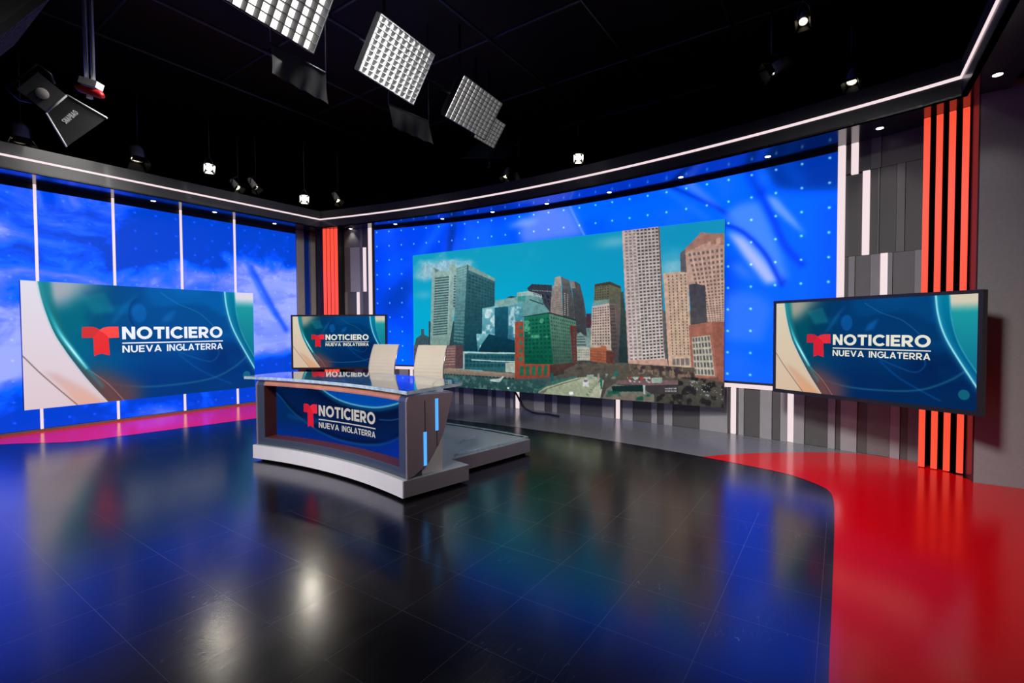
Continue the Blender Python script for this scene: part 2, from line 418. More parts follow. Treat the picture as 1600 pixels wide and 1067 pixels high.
SKYLINE = [
 ('P',[(0.295,0.619),(1.005,0.677),(1.006,1.044),(0.294,1.2)],(70,84,82)),
 ('P',[(0.606,0.565),(0.673,0.516),(0.759,0.471),(0.932,0.48),(1.005,0.527),(1.005,0.806),(0.581,0.85),(0.581,0.616)],(86,100,104),(74,80,80)),
 ('P',[(-0.029,0.699),(0.131,0.699),(0.13,0.89),(-0.03,0.906)],(92,88,90),(76,76,78)),
 ('W',[(-0.02,0.717),(0.129,0.717),(0.129,0.862),(-0.021,0.875)],9,5,0.5,0.5,(62,62,68),0.3),
 ('P',[(0.003,0.704),(0.01,0.661),(0.013,0.643),(0.036,0.616),(0.036,0.571),(0.05,0.572),(0.05,0.616),(0.075,0.633),(0.075,0.704)],(62,88,96)),
 ('W',[(0.014,0.646),(0.075,0.638),(0.074,0.697),(0.008,0.699)],7,5,0.5,0.5,(45,66,76),0),
 ('P',[(0.071,0.513),(0.237,0.517),(0.237,0.746),(0.071,0.754)],(40,80,88),(44,66,74)),
 ('P',[(0.089,0.109),(0.097,0.11),(0.102,0.129),(0.162,0.145),(0.165,0.097),(0.179,0.096),(0.2,0.126),(0.19,0.347),(0.183,0.459),(0.16,0.693),(0.076,0.695)],(150,182,178),(128,158,152)),
 ('P',[(0.097,0.11),(0.121,0.136),(0.102,0.147)],(112,136,134)),
 ('W',[(0.101,0.182),(0.164,0.179),(0.152,0.615),(0.089,0.626)],1,23,1.0,0.56,(62,98,100),0),
 ('P',[(0.163,0.174),(0.168,0.174),(0.156,0.658),(0.151,0.658)],(172,200,196),(140,170,164)),
 ('W',[(0.183,0.177),(0.192,0.178),(0.187,0.417),(0.177,0.416)],1,12,0.8,0.55,(58,92,94),0),
 ('P',[(0.082,0.642),(0.16,0.632),(0.156,0.693),(0.077,0.695)],(122,152,146)),
 ('P',[(0.194,0.128),(0.237,0.107),(0.241,0.185),(0.234,0.434),(0.227,0.69),(0.178,0.675)],(132,178,178),(38,88,96)),
 ('W',[(0.194,0.128),(0.238,0.11),(0.229,0.685),(0.178,0.672)],4,26,0.86,0.32,(92,140,142),0),
 ('P',[(0.237,0.107),(0.345,0.224),(0.343,0.427),(0.296,0.438),(0.292,0.737),(0.224,0.732)],(66,116,122),(14,60,74)),
 ('P',[(0.237,0.107),(0.345,0.224),(0.345,0.246),(0.238,0.146)],(128,164,160)),
 ('W',[(0.241,0.169),(0.343,0.259),(0.341,0.547),(0.231,0.545)],9,15,0.78,0.72,(30,74,84),0.35),
 ('P',[(0.237,0.107),(0.243,0.119),(0.234,0.434),(0.224,0.732),(0.218,0.727)],(56,98,104),(24,66,78)),
 ('P',[(0.386,0.364),(0.422,0.36),(0.425,0.331),(0.465,0.324),(0.508,0.352),(0.517,0.388),(0.537,0.431),(0.535,0.494),(0.444,0.606),(0.386,0.607)],(112,164,164),(84,138,142)),
 ('P',[(0.425,0.331),(0.465,0.324),(0.508,0.352),(0.51,0.377),(0.468,0.352),(0.426,0.355)],(156,186,182)),
 ('W',[(0.426,0.332),(0.465,0.326),(0.465,0.346),(0.426,0.354)],12,1,0.45,0.8,(128,158,154),0),
 ('P',[(0.427,0.355),(0.455,0.352),(0.454,0.39),(0.426,0.391)],(62,150,146)),
 ('P',[(0.468,0.377),(0.515,0.412),(0.515,0.419),(0.468,0.385)],(40,66,72)),
 ('P',[(0.386,0.362),(0.402,0.35),(0.423,0.358),(0.409,0.364)],(52,70,70)),
 ('P',[(0.347,0.377),(0.427,0.361),(0.427,0.432),(0.343,0.427)],(128,170,168)),
 ('P',[(0.296,0.429),(0.344,0.416),(0.363,0.428),(0.364,0.614),(0.272,0.617),(0.294,0.606)],(128,190,200),(66,140,160)),
 ('N',[(0.299,0.438),(0.343,0.427),(0.343,0.609),(0.294,0.609)],(190,222,226),0.8,22),
 ('P',[(0.343,0.427),(0.367,0.423),(0.394,0.42),(0.394,0.732),(0.342,0.735)],(26,92,112),(8,52,74)),
 ('P',[(0.393,0.417),(0.445,0.403),(0.448,0.678),(0.416,0.731),(0.391,0.653)],(88,158,172),(30,96,120)),
 ('N',[(0.395,0.43),(0.443,0.42),(0.44,0.652),(0.395,0.614)],(176,214,220),0.75,20),
 ('P',[(0.272,0.609),(0.343,0.606),(0.342,0.735),(0.277,0.738)],(120,188,196),(40,110,124)),
 ('N',[(0.273,0.615),(0.313,0.609),(0.313,0.723),(0.275,0.724)],(196,224,226),0.7,16),
 ('P',[(0.321,0.609),(0.416,0.653),(0.416,0.739),(0.277,0.744),(0.292,0.683)],(10,62,80),(8,48,64)),
 ('P',[(0.46,0.304),(0.476,0.279),(0.542,0.293),(0.54,0.48),(0.515,0.412),(0.508,0.352),(0.465,0.324)],(50,56,70),(66,72,80)),
 ('W',[(0.477,0.317),(0.541,0.331),(0.541,0.338),(0.477,0.324)],12,1,0.5,1,(140,150,156),0),
 ('W',[(0.476,0.335),(0.541,0.345),(0.54,0.467),(0.51,0.416)],10,12,0.5,0.5,(36,40,52),0),
 ('P',[(0.552,0.247),(0.566,0.241),(0.571,0.243),(0.577,0.496),(0.577,0.51),(0.538,0.48),(0.539,0.397),(0.544,0.305),(0.55,0.294)],(168,156,148),(150,138,128)),
 ('P',[(0.571,0.243),(0.597,0.271),(0.603,0.327),(0.611,0.403),(0.614,0.524),(0.577,0.499),(0.575,0.303)],(96,96,98),(72,74,78)),
 ('W',[(0.543,0.304),(0.573,0.305),(0.576,0.496),(0.538,0.475)],9,17,0.5,0.5,(76,76,80),0),
 ('W',[(0.575,0.317),(0.606,0.338),(0.613,0.518),(0.577,0.496)],7,17,0.6,0.5,(52,54,60),0.2),
 ('W',[(0.579,0.342),(0.596,0.354),(0.597,0.497),(0.579,0.489)],2,12,0.5,0.4,(170,162,154),0),
 ('P',[(0.598,0.274),(0.617,0.28),(0.63,0.3),(0.641,0.392),(0.647,0.472),(0.65,0.616),(0.617,0.599),(0.614,0.518),(0.611,0.403),(0.605,0.324)],(80,82,86),(60,64,70)),
 ('P',[(0.598,0.274),(0.612,0.277),(0.617,0.322),(0.605,0.323)],(140,132,124)),
 ('W',[(0.607,0.334),(0.638,0.398),(0.648,0.606),(0.617,0.592)],7,20,0.55,0.5,(44,48,54),0.2),
 ('P',[(0.648,0.482),(0.663,0.483),(0.663,0.569),(0.648,0.569)],(74,50,62)),
 ('P',[(0.648,0.569),(0.665,0.569),(0.668,0.645),(0.651,0.632)],(104,134,132)),
 ('P',[(0.618,0.633),(0.623,0.606),(0.631,0.596),(0.641,0.619),(0.655,0.632),(0.678,0.685),(0.678,0.711),(0.618,0.687)],(128,152,148)),
 ('W',[(0.619,0.619),(0.643,0.619),(0.649,0.686),(0.618,0.687)],1,4,1,0.5,(70,92,92),0),
 ('P',[(0.618,0.688),(0.659,0.691),(0.659,0.772),(0.62,0.775)],(176,178,164)),
 ('W',[(0.621,0.701),(0.657,0.7),(0.657,0.759),(0.621,0.761)],7,4,0.45,0.5,(104,106,98),0),
 ('P',[(0.673,0.304),(0.717,0.293),(0.747,0.325),(0.753,0.446),(0.753,0.519),(0.715,0.422),(0.671,0.416)],(104,104,84),(80,84,72)),
 ('W',[(0.674,0.322),(0.715,0.312),(0.715,0.407),(0.672,0.409)],6,6,0.5,0.45,(64,66,58),0),
 ('P',[(0.673,0.304),(0.717,0.293),(0.747,0.325),(0.747,0.34),(0.717,0.312),(0.673,0.322)],(66,62,52)),
 ('P',[(0.671,0.404),(0.715,0.397),(0.715,0.427),(0.667,0.431)],(112,142,136)),
 ('P',[(0.666,0.438),(0.715,0.424),(0.721,0.707),(0.661,0.689)],(196,174,166),(184,166,152)),
 ('W',[(0.667,0.446),(0.715,0.436),(0.718,0.676),(0.664,0.678)],7,14,0.55,0.5,(92,84,84),0),
 ('P',[(0.715,0.424),(0.738,0.428),(0.759,0.471),(0.766,0.777),(0.731,0.78),(0.721,0.707)],(112,98,94),(66,62,64)),
 ('W',[(0.717,0.432),(0.729,0.433),(0.738,0.706),(0.723,0.707)],3,13,0.6,0.5,(58,54,58),0),
 ('P',[(0.746,0.361),(0.754,0.355),(0.759,0.471),(0.766,0.777),(0.741,0.779),(0.747,0.446)],(60,76,74),(34,52,56)),
 ('P',[(0.659,0.694),(0.69,0.69),(0.691,0.677),(0.706,0.682),(0.708,0.704),(0.729,0.715),(0.729,0.788),(0.659,0.777)],(170,100,70),(150,84,62)),
 ('W',[(0.66,0.704),(0.706,0.709),(0.706,0.778),(0.66,0.769)],10,4,0.4,0.5,(112,66,54),0),
 ('P',[(0.706,0.709),(0.729,0.715),(0.729,0.788),(0.706,0.782)],(92,56,50)),
 ('P',[(0.75,-0.004),(0.848,-0.003),(0.864,0.763),(0.871,0.788),(0.768,0.785)],(186,170,166),(206,192,184)),
 ('P',[(0.75,-0.004),(0.757,-0.005),(0.773,0.782),(0.768,0.785)],(206,172,168)),
 ('W',[(0.755,-0.002),(0.787,-0.002),(0.805,0.76),(0.771,0.767)],3,39,0.6,0.5,(128,118,120),0),
 ('W',[(0.787,-0.002),(0.845,0.0),(0.861,0.744),(0.805,0.76)],6,39,0.66,0.5,(66,74,82),0),
 ('P',[(0.844,-0.003),(0.848,-0.003),(0.864,0.763),(0.871,0.788),(0.865,0.786),(0.859,0.683)],(112,92,88)),
 ('P',[(0.768,0.764),(0.867,0.747),(0.871,0.792),(0.768,0.79)],(190,150,136)),
 ('P',[(0.857,0.265),(0.917,0.259),(0.928,0.798),(0.872,0.797)],(196,166,146),(200,172,148)),
 ('W',[(0.865,0.277),(0.915,0.272),(0.924,0.725),(0.877,0.728)],5,27,0.28,0.55,(96,86,82),0),
 ('P',[(0.857,0.265),(0.865,0.264),(0.879,0.796),(0.872,0.797)],(206,168,146)),
 ('W',[(0.879,0.745),(0.922,0.737),(0.923,0.781),(0.88,0.783)],4,1,0.75,0.9,(120,112,112),0),
 ('P',[(0.898,0.159),(0.912,0.137),(0.918,0.268),(0.9,0.265)],(92,88,96)),
 ('P',[(0.91,0.139),(0.948,0.056),(0.959,0.065),(0.998,0.077),(1.0,0.548),(0.955,0.558),(0.916,0.345)],(182,142,130),(196,166,148)),
 ('W',[(0.914,0.158),(0.998,0.146),(1.0,0.538),(0.955,0.547)],8,22,0.55,0.5,(104,96,98),0),
 ('W',[(0.914,0.158),(0.998,0.146),(1.0,0.538),(0.955,0.547)],4,1,0.16,1,(204,168,152),0),
 ('P',[(0.91,0.139),(0.948,0.056),(0.959,0.065),(0.998,0.077),(0.999,0.137),(0.954,0.12),(0.912,0.162)],(160,116,104)),
 ('W',[(0.915,0.151),(0.998,0.087),(0.999,0.125),(0.915,0.163)],9,1,0.4,0.9,(188,148,134),0),
 ('P',[(0.919,0.335),(0.936,0.332),(0.957,0.346),(0.962,0.558),(0.926,0.558)],(66,66,78),(78,74,80)),
 ('P',[(0.919,0.558),(0.969,0.542),(1.0,0.54),(1.0,0.872),(0.928,0.866)],(164,104,90),(168,108,92)),
 ('P',[(0.972,0.542),(1.0,0.54),(1.0,0.872),(0.986,0.874)],(150,92,80)),
 ('P',[(0.927,0.625),(0.968,0.613),(0.98,0.833),(0.933,0.832)],(194,184,166)),
 ('W',[(0.927,0.625),(0.968,0.613),(0.98,0.833),(0.933,0.832)],6,6,0.66,0.7,(84,88,92),0.2),
 ('P',[(0.933,0.847),(0.988,0.839),(0.988,0.869),(0.933,0.872)],(120,86,78)),
 ('P',[(0.128,0.699),(0.219,0.691),(0.217,0.861),(0.126,0.876)],(124,92,90),(112,84,82)),
 ('W',[(0.14,0.711),(0.186,0.706),(0.184,0.842),(0.137,0.849)],1,7,1,0.4,(150,124,116),0),
 ('P',[(0.189,0.696),(0.219,0.691),(0.217,0.861),(0.185,0.864)],(84,64,68)),
 ('P',[(0.218,0.741),(0.417,0.736),(0.417,0.868),(0.217,0.865)],(38,96,106),(44,96,100)),
 ('W',[(0.226,0.757),(0.413,0.752),(0.413,0.836),(0.225,0.853)],14,3,0.8,0.7,(24,72,84),0),
 ('P',[(0.218,0.738),(0.417,0.735),(0.417,0.744),(0.218,0.75)],(176,204,200)),
 ('P',[(0.252,0.791),(0.417,0.794),(0.417,0.803),(0.252,0.8)],(158,190,188)),
 ('P',[(0.218,0.741),(0.224,0.741),(0.224,0.864),(0.217,0.865)],(150,180,178)),
 ('P',[(0.382,0.807),(0.417,0.804),(0.417,0.872),(0.382,0.87)],(168,182,168)),
 ('P',[(-0.039,0.901),(0.129,0.89),(0.426,0.91),(0.531,0.912),(0.493,1.019),(0.48,1.021),(-0.021,1.012)],(48,84,84),(36,66,68)),
 ('N',[(-0.021,0.921),(0.129,0.902),(0.426,0.926),(0.518,0.927),(0.48,1.015),(-0.021,1.012)],(70,108,104),0.5,40),
 ('P',[(0.126,0.876),(0.156,0.862),(0.313,0.872),(0.417,0.877),(0.417,0.911),(0.312,0.907),(0.126,0.908)],(160,140,118),(120,108,98)),
 ('W',[(0.126,0.905),(0.417,0.906),(0.417,0.916),(0.126,0.914)],22,1,0.45,1,(30,44,46),0),
 ('P',[(0.324,0.928),(0.36,0.918),(0.372,0.898),(0.376,0.903),(0.361,0.942),(0.324,0.941)],(176,196,192)),
 ('P',[(0.388,0.975),(0.395,0.974),(0.395,0.985),(0.388,0.986)],(220,226,220)),
 ('P',[(0.449,0.491),(0.533,0.47),(0.546,0.806),(0.449,0.811)],(26,116,90),(8,82,62)),
 ('W',[(0.45,0.512),(0.534,0.494),(0.544,0.798),(0.45,0.803)],7,11,0.62,0.5,(8,66,54),0.4),
 ('N',[(0.45,0.52),(0.534,0.501),(0.538,0.634),(0.45,0.635)],(76,160,124),0.3,26),
 ('P',[(0.533,0.47),(0.617,0.52),(0.622,0.795),(0.546,0.806)],(92,136,116),(58,88,76)),
 ('W',[(0.536,0.487),(0.616,0.531),(0.621,0.782),(0.547,0.794)],12,13,0.5,0.5,(40,74,68),0.3),
 ('P',[(0.443,0.492),(0.533,0.468),(0.617,0.518),(0.617,0.526),(0.533,0.476),(0.449,0.496)],(36,50,50)),
 ('P',[(0.417,0.527),(0.447,0.525),(0.449,0.811),(0.449,0.824),(0.416,0.915)],(158,74,52),(150,68,48)),
 ('W',[(0.431,0.541),(0.444,0.541),(0.444,0.802),(0.43,0.811)],1,5,0.9,0.5,(52,110,90),0),
 ('P',[(0.416,0.815),(0.449,0.809),(0.546,0.804),(0.535,0.886),(0.416,0.916)],(156,72,52),(140,62,46)),
 ('W',[(0.429,0.822),(0.532,0.811),(0.529,0.88),(0.429,0.894)],5,1,0.62,0.9,(30,104,78),0),
 ('P',[(0.535,0.809),(0.622,0.783),(0.622,0.836),(0.535,0.889)],(84,56,50),(60,50,46)),
 ('P',[(0.599,0.555),(0.619,0.556),(0.62,0.783),(0.607,0.784)],(100,50,46)),
 ('W',[(0.605,0.565),(0.617,0.565),(0.619,0.775),(0.608,0.776)],1,10,0.5,0.5,(70,84,76),0),
 ('P',[(0.581,0.84),(0.619,0.795),(0.776,0.782),(0.933,0.792),(0.933,0.847),(1.0,0.863),(1.001,1.012),(0.834,1.034),(0.581,0.954)],(92,86,76),(64,62,58)),
 ('N',[(0.619,0.772),(0.703,0.776),(0.703,0.828),(0.619,0.833)],(70,62,64),0.9,30),
 ('N',[(0.769,0.787),(0.933,0.792),(0.933,0.859),(0.769,0.843)],(62,52,56),0.9,34),
 ('N',[(0.769,0.787),(0.933,0.792),(0.933,0.859),(0.769,0.843)],(136,112,96),0.5,60),
 ('N',[(0.914,0.838),(1.0,0.863),(1.001,1.007),(0.834,1.034),(0.834,0.917)],(36,36,38),0.9,40),
 ('N',[(0.914,0.861),(1.0,0.872),(1.0,0.958),(0.914,0.928)],(150,158,164),0.08,110),
 ('P',[(0.497,0.985),(0.523,0.952),(0.573,0.916),(0.62,0.882),(0.666,0.868),(0.689,0.875),(0.685,0.905),(0.659,1.004),(0.497,1.006)],(164,172,146),(150,160,134)),
 ('P',[(0.497,0.972),(0.548,0.911),(0.62,0.87),(0.62,0.88),(0.573,0.915),(0.523,0.95),(0.497,0.989)],(56,104,96)),
 ('P',[(0.497,0.998),(0.523,0.965),(0.577,0.921),(0.632,0.884),(0.632,0.888),(0.577,0.928),(0.527,0.968),(0.514,1.002),(0.497,1.004)],(104,108,92)),
 ('P',[(0.659,1.0),(0.674,0.938),(0.692,0.889),(0.7,0.889),(0.689,1.0)],(176,180,156)),
 ('W',[(0.644,0.991),(0.689,0.881),(0.691,0.886),(0.651,0.997)],12,1,0.3,1,(80,110,104),0),
 ('P',[(0.638,0.888),(0.654,0.884),(0.656,0.933),(0.638,0.934)],(206,208,206)),
 ('P',[(0.64,0.892),(0.653,0.889),(0.653,0.905),(0.64,0.906)],(120,120,126)),
 ('P',[(0.596,0.974),(0.609,0.97),(0.61,0.99),(0.596,0.992)],(228,232,230)),
 ('P',[(0.65,0.862),(0.67,0.857),(0.67,0.871),(0.65,0.875)],(150,170,164)),
 ('N',[(0.651,0.854),(0.732,0.846),(0.732,0.876),(0.659,0.885)],(120,140,134),0.6,60),
 ('P',[(0.728,0.831),(0.739,0.83),(0.738,0.86),(0.728,0.861)],(34,110,100)),
 ('P',[(0.689,0.881),(0.695,0.879),(0.695,0.943),(0.69,0.944)],(26,104,94)),
 ('P',[(0.538,0.86),(0.546,0.859),(0.546,0.915),(0.538,0.916)],(22,92,92)),
 ('P',[(0.696,0.998),(0.707,0.941),(0.729,0.907),(0.739,0.91),(0.834,0.93),(0.836,0.999),(0.696,1.001)],(104,116,106),(118,106,96)),
 ('P',[(0.721,0.922),(0.811,0.902),(0.81,0.941),(0.725,0.954)],(20,48,48)),
 ('N',[(0.696,0.951),(0.836,0.944),(0.836,0.996),(0.711,0.999)],(24,84,72),0.7,22),
 ('P',[(0.739,0.883),(0.821,0.876),(0.894,0.864),(0.894,0.892),(0.814,0.905),(0.732,0.904)],(116,92,96)),
 ('N',[(0.767,0.861),(0.834,0.857),(0.827,0.888),(0.767,0.893)],(196,60,58),0.28,60),
 ('N',[(0.763,0.862),(0.86,0.851),(0.853,0.885),(0.763,0.894)],(190,196,196),0.32,70),
 ('P',[(0.828,0.859),(0.856,0.854),(0.854,0.885),(0.829,0.888)],(150,168,156)),
 ('P',[(0.813,0.905),(0.894,0.889),(0.896,0.942),(0.827,0.952),(0.812,0.933)],(62,56,60)),
 ('W',[(0.861,0.91),(0.891,0.904),(0.891,0.933),(0.863,0.937)],8,2,0.7,0.6,(172,176,180),0.3),
 ('P',[(0.806,0.904),(0.812,0.904),(0.812,0.955),(0.808,0.956)],(170,190,186)),
]

# ------------------------------------------------------------------ surfaces
M_BLACK = mat('black_paint', (7, 8, 9), .6, vary=.2)
M_CEIL = mat('black_ceiling', (16, 18, 20), .85, vary=.25, scale=3)
M_FASCIA = mat('charcoal_laminate', (46, 46, 49), .36, vary=.05, coat=.3)
M_SOFFIT = mat('gloss_black_soffit', (22, 22, 25), .12, vary=.05, ior=1.9)
M_TRIM = mat('grey_trim', (138, 132, 130), .4, vary=.05)
M_PAN_L = mat('panel_light_grey', (150, 147, 150), .42, vary=.04)
M_PAN_M = mat('panel_mid_grey', (112, 109, 110), .42, vary=.04)
M_PAN_D = mat('panel_dark_grey', (84, 81, 82), .42, vary=.04)
M_JOINT = mat('panel_joint', (20, 20, 21), .7)
M_PYLON = mat('satin_grey_wall', (146, 143, 146), .36, vary=.05, scale=40)
M_WHITE_LED = mat('white_light_strip', (40, 38, 38), .4, emit=(242, 222, 224), power=1.0, vary=.01)
M_LINE_LED = mat('cornice_light_strip', (40, 38, 38), .4, emit=(244, 222, 226), power=1.05, vary=.01)
M_RED_LED = mat('red_light_bar', (12, 1, 1), .4, emit=(255, 78, 54), power=1.15, vary=.01)
M_DOWN = mat('downlight_lens', (255, 250, 240), .3, emit=(255, 252, 244), power=6.0, vary=.01)
M_RED_LIT = mat('red_lit_return', (66, 40, 50), .4, vary=.05)  # red cast of the light bars put into the base colour

def floor_mat(name, rgb, rough=.2, ior=1.75, tiles=True, scratches=.5):
    m = mat(name, rgb, rough, vary=.03, ior=ior)
    nt = m.node_tree; p = nt.nodes['Principled BSDF']
    base_socket = p.inputs['Base Color'].links[0].from_socket
    co = nt.nodes.new('ShaderNodeTexCoord')
    mp = nt.nodes.new('ShaderNodeMapping'); mp.vector_type = 'TEXTURE'
    mp.inputs['Rotation'].default_value = (0, 0, math.atan2(UY, UX))
    nt.links.new(co.outputs['Object'], mp.inputs['Vector'])
    # wiped streaks and scuffs change the gloss
    st = nt.nodes.new('ShaderNodeMapping'); st.inputs['Scale'].default_value = (3.0, 60.0, 1)
    nt.links.new(mp.outputs[0], st.inputs['Vector'])
    n1 = nt.nodes.new('ShaderNodeTexNoise'); n1.inputs['Scale'].default_value = 1.0; n1.inputs['Detail'].default_value = 6
    nt.links.new(st.outputs[0], n1.inputs['Vector'])
    n2 = nt.nodes.new('ShaderNodeTexNoise'); n2.inputs['Scale'].default_value = 1.3; n2.inputs['Detail'].default_value = 5
    nt.links.new(mp.outputs[0], n2.inputs['Vector'])
    a = nt.nodes.new('ShaderNodeMath'); a.operation = 'MULTIPLY_ADD'
    nt.links.new(n1.outputs['Fac'], a.inputs[0]); a.inputs[1].default_value = .10*scratches*2; a.inputs[2].default_value = rough-.10*scratches
    b = nt.nodes.new('ShaderNodeMath'); b.operation = 'MULTIPLY_ADD'
    nt.links.new(n2.outputs['Fac'], b.inputs[0]); b.inputs[1].default_value = .10; nt.links.new(a.outputs[0], b.inputs[2])
    c = nt.nodes.new('ShaderNodeMath'); c.operation = 'SUBTRACT'; nt.links.new(b.outputs[0], c.inputs[0]); c.inputs[1].default_value = .05
    nt.links.new(c.outputs[0], p.inputs['Roughness'])
    bp = nt.nodes.new('ShaderNodeBump'); bp.inputs['Strength'].default_value = .05*scratches; bp.inputs['Distance'].default_value = .004
    nt.links.new(n1.outputs['Fac'], bp.inputs['Height']); nt.links.new(bp.outputs[0], p.inputs['Normal'])
    if tiles:
        sx = nt.nodes.new('ShaderNodeSeparateXYZ'); nt.links.new(mp.outputs[0], sx.inputs[0])
        ln = []
        for k, ph in ((0, 1.749), (1, 1.917)):
            ad = nt.nodes.new('ShaderNodeMath'); ad.operation = 'ADD'; nt.links.new(sx.outputs[k], ad.inputs[0]); ad.inputs[1].default_value = 46.0-ph
            md = nt.nodes.new('ShaderNodeMath'); md.operation = 'PINGPONG'; nt.links.new(ad.outputs[0], md.inputs[0]); md.inputs[1].default_value = .23
            lt = nt.nodes.new('ShaderNodeMath'); lt.operation = 'LESS_THAN'; nt.links.new(md.outputs[0], lt.inputs[0]); lt.inputs[1].default_value = .0008
            ln.append(lt)
        mx = nt.nodes.new('ShaderNodeMath'); mx.operation = 'MAXIMUM'
        nt.links.new(ln[0].outputs[0], mx.inputs[0]); nt.links.new(ln[1].outputs[0], mx.inputs[1])
        # fine scratches
        vo = nt.nodes.new('ShaderNodeTexNoise'); vo.inputs['Scale'].default_value = 2.2; vo.inputs['Detail'].default_value = 2; vo.inputs['Distortion'].default_value = .5
        s2 = nt.nodes.new('ShaderNodeMapping'); s2.inputs['Scale'].default_value = (.45, 5.0, 1); s2.inputs['Rotation'].default_value = (0, 0, .35)
        nt.links.new(mp.outputs[0], s2.inputs['Vector']); nt.links.new(s2.outputs[0], vo.inputs['Vector'])
        pp = nt.nodes.new('ShaderNodeMath'); pp.operation = 'PINGPONG'; nt.links.new(vo.outputs['Fac'], pp.inputs[0]); pp.inputs[1].default_value = .05
        l2 = nt.nodes.new('ShaderNodeMath'); l2.operation = 'LESS_THAN'; nt.links.new(pp.outputs[0], l2.inputs[0]); l2.inputs[1].default_value = .0009
        gt = nt.nodes.new('ShaderNodeMath'); gt.operation = 'GREATER_THAN'; nt.links.new(n2.outputs['Fac'], gt.inputs[0]); gt.inputs[1].default_value = .57
        an = nt.nodes.new('ShaderNodeMath'); an.operation = 'MULTIPLY'; nt.links.new(l2.outputs[0], an.inputs[0]); nt.links.new(gt.outputs[0], an.inputs[1])
        sc = nt.nodes.new('ShaderNodeMath'); sc.operation = 'MULTIPLY'; nt.links.new(an.outputs[0], sc.inputs[0]); sc.inputs[1].default_value = .9
        m2 = nt.nodes.new('ShaderNodeMath'); m2.operation = 'MAXIMUM'; nt.links.new(mx.outputs[0], m2.inputs[0]); nt.links.new(sc.outputs[0], m2.inputs[1])
        mc = nt.nodes.new('ShaderNodeMix'); mc.data_type = 'RGBA'
        nt.links.new(m2.outputs[0], mc.inputs[0]); nt.links.new(base_socket, mc.inputs[6])
        mc.inputs[7].default_value = (.09, .09, .094, 1)
        nt.links.new(mc.outputs[2], p.inputs['Base Color'])
    return m
M_FLOOR = floor_mat('black_vinyl_tiles', (5, 5, 6))
M_FLOOR_RED = floor_mat('red_vinyl', (214, 1, 16), rough=.17, ior=1.42, tiles=False, scratches=.25)
M_FLOOR_GREY = floor_mat('grey_vinyl', (112, 112, 115), tiles=False, scratches=.25)

# ------------------------------------------------------------------ room shell and floor
b = MB(); b.box((-1.5, 4.5, -.05), (23, 23, .1)); struct(b.build('floor', M_FLOOR))
b = MB(); b.box((-1.5, 4.5, 6.35), (23, 23, .1)); struct(b.build('ceiling', M_CEIL))
for nm, c, d in (('wall_back', (-1.5, 15.9, 3.2), (23, .2, 6.4)), ('wall_left_outer', (-12.9, 4.5, 3.2), (.2, 23, 6.4)),
                 ('wall_right_outer', (9.9, 4.5, 3.2), (.2, 23, 6.4)), ('wall_front', (-1.5, -6.9, 3.2), (23, .2, 6.4))):
    b = MB(); b.box(c, d); struct(b.build(nm, M_BLACK))

def sheet(name, pts, m, z=.002):
    b = MB(); b.face([(x, y, z) for x, y in pts]); o = b.build(name, m)
    return struct(o)
def arc_pts(s0, s1, d, n=20): return [tuple(AR(s0+(s1-s0)*i/n, d)[:2]) for i in range(n+1)]
red_edge = [(1.02, 1.5), (1.327, 1.987), (1.734, 2.58), (2.284, 3.383), (2.514, 3.725), (2.693, 3.995), (2.838, 4.24), (2.892, 4.385), (2.9, 4.48), (2.885, 4.59), (2.85, 4.73), (2.79, 4.87), (2.661, 5.041), (2.481, 5.24), (2.196, 5.539)]
red_edge = spline(red_edge, 5)
grey_red = spline([(2.196, 5.539), (2.45, 5.61), (2.689, 5.657), (3.201, 5.705), (3.769, 5.699), (4.072, 5.643), (4.33, 5.47)], 5)
right_in = [(4.44, 4.59), (6.6, 3.1), (6.6, -1.0), (-.68, -1.0)]
sheet('floor_red_right', red_edge+grey_red[1:]+[(4.5, 5.3)]+right_in, M_FLOOR_RED)
s_end = CR*math.atan2(2.196-CX, 5.539-CY)
sheet('floor_grey_center', arc_pts(4.6, 14.0, 0.02, 30)[::-1]+arc_pts(4.6, s_end, 1.5, 24)+grey_red[1:], M_FLOOR_GREY)
lred = spline([(-8.6, 3.9), (-7.9, 4.9), (-7.35, 5.75), (-6.825, 6.3), (-6.282, 6.4), (-5.895, 6.475), (-5.582, 6.773), (-5.038, 7.35), (-4.324, 8.119), (-3.9, 8.55), (-3.3, 9.05)], 5)
lw = [tuple(LW(u, .015)[:2]) for u in (5.0, -3.5)]
sheet('floor_red_left', lred+[tuple(AR(4.6, 1.0)[:2]), tuple(AR(4.55, .05)[:2])]+lw, M_FLOOR_RED)

# ------------------------------------------------------------------ left wall with its wrap-around video wall
b = MB()
b.hexa([LW(-4.2, -.02, 0), LW(5.06, -.02, 0), LW(5.06, -.3, 0), LW(-4.2, -.3, 0)], [LW(-4.2, -.02, SOF), LW(5.06, -.02, SOF), LW(5.06, -.3, SOF), LW(-4.2, -.3, SOF)])
struct(b.build('wall_left', M_BLACK))
b = MB()
b.hexa([LW(4.565, -.02, 0), LW(4.74, -.02, 0), LW(4.74, .03, 0), LW(4.565, .03, 0)], [LW(4.565, -.02, SOF), LW(4.74, -.02, SOF), LW(4.74, .03, SOF), LW(4.565, .03, SOF)])
struct(b.build('trim_1', M_TRIM))
b = MB()
b.hexa([LW(4.906, -.02, 0), LW(5.06, -.02, 0), LW(5.06, .03, 0), LW(4.906, .03, 0)], [LW(4.906, -.02, SOF), LW(5.06, -.02, SOF), LW(5.06, .03, SOF), LW(4.906, .03, SOF)])
struct(b.build('trim_2', M_TRIM))
b = MB(); b.hexa([LW(-4.2, -.02, 0), LW(4.565, -.02, 0), LW(4.565, .03, 0), LW(-4.2, .03, 0)], [LW(-4.2, -.02, .035), LW(4.565, -.02, .035), LW(4.565, .03, .035), LW(-4.2, .03, .035)])
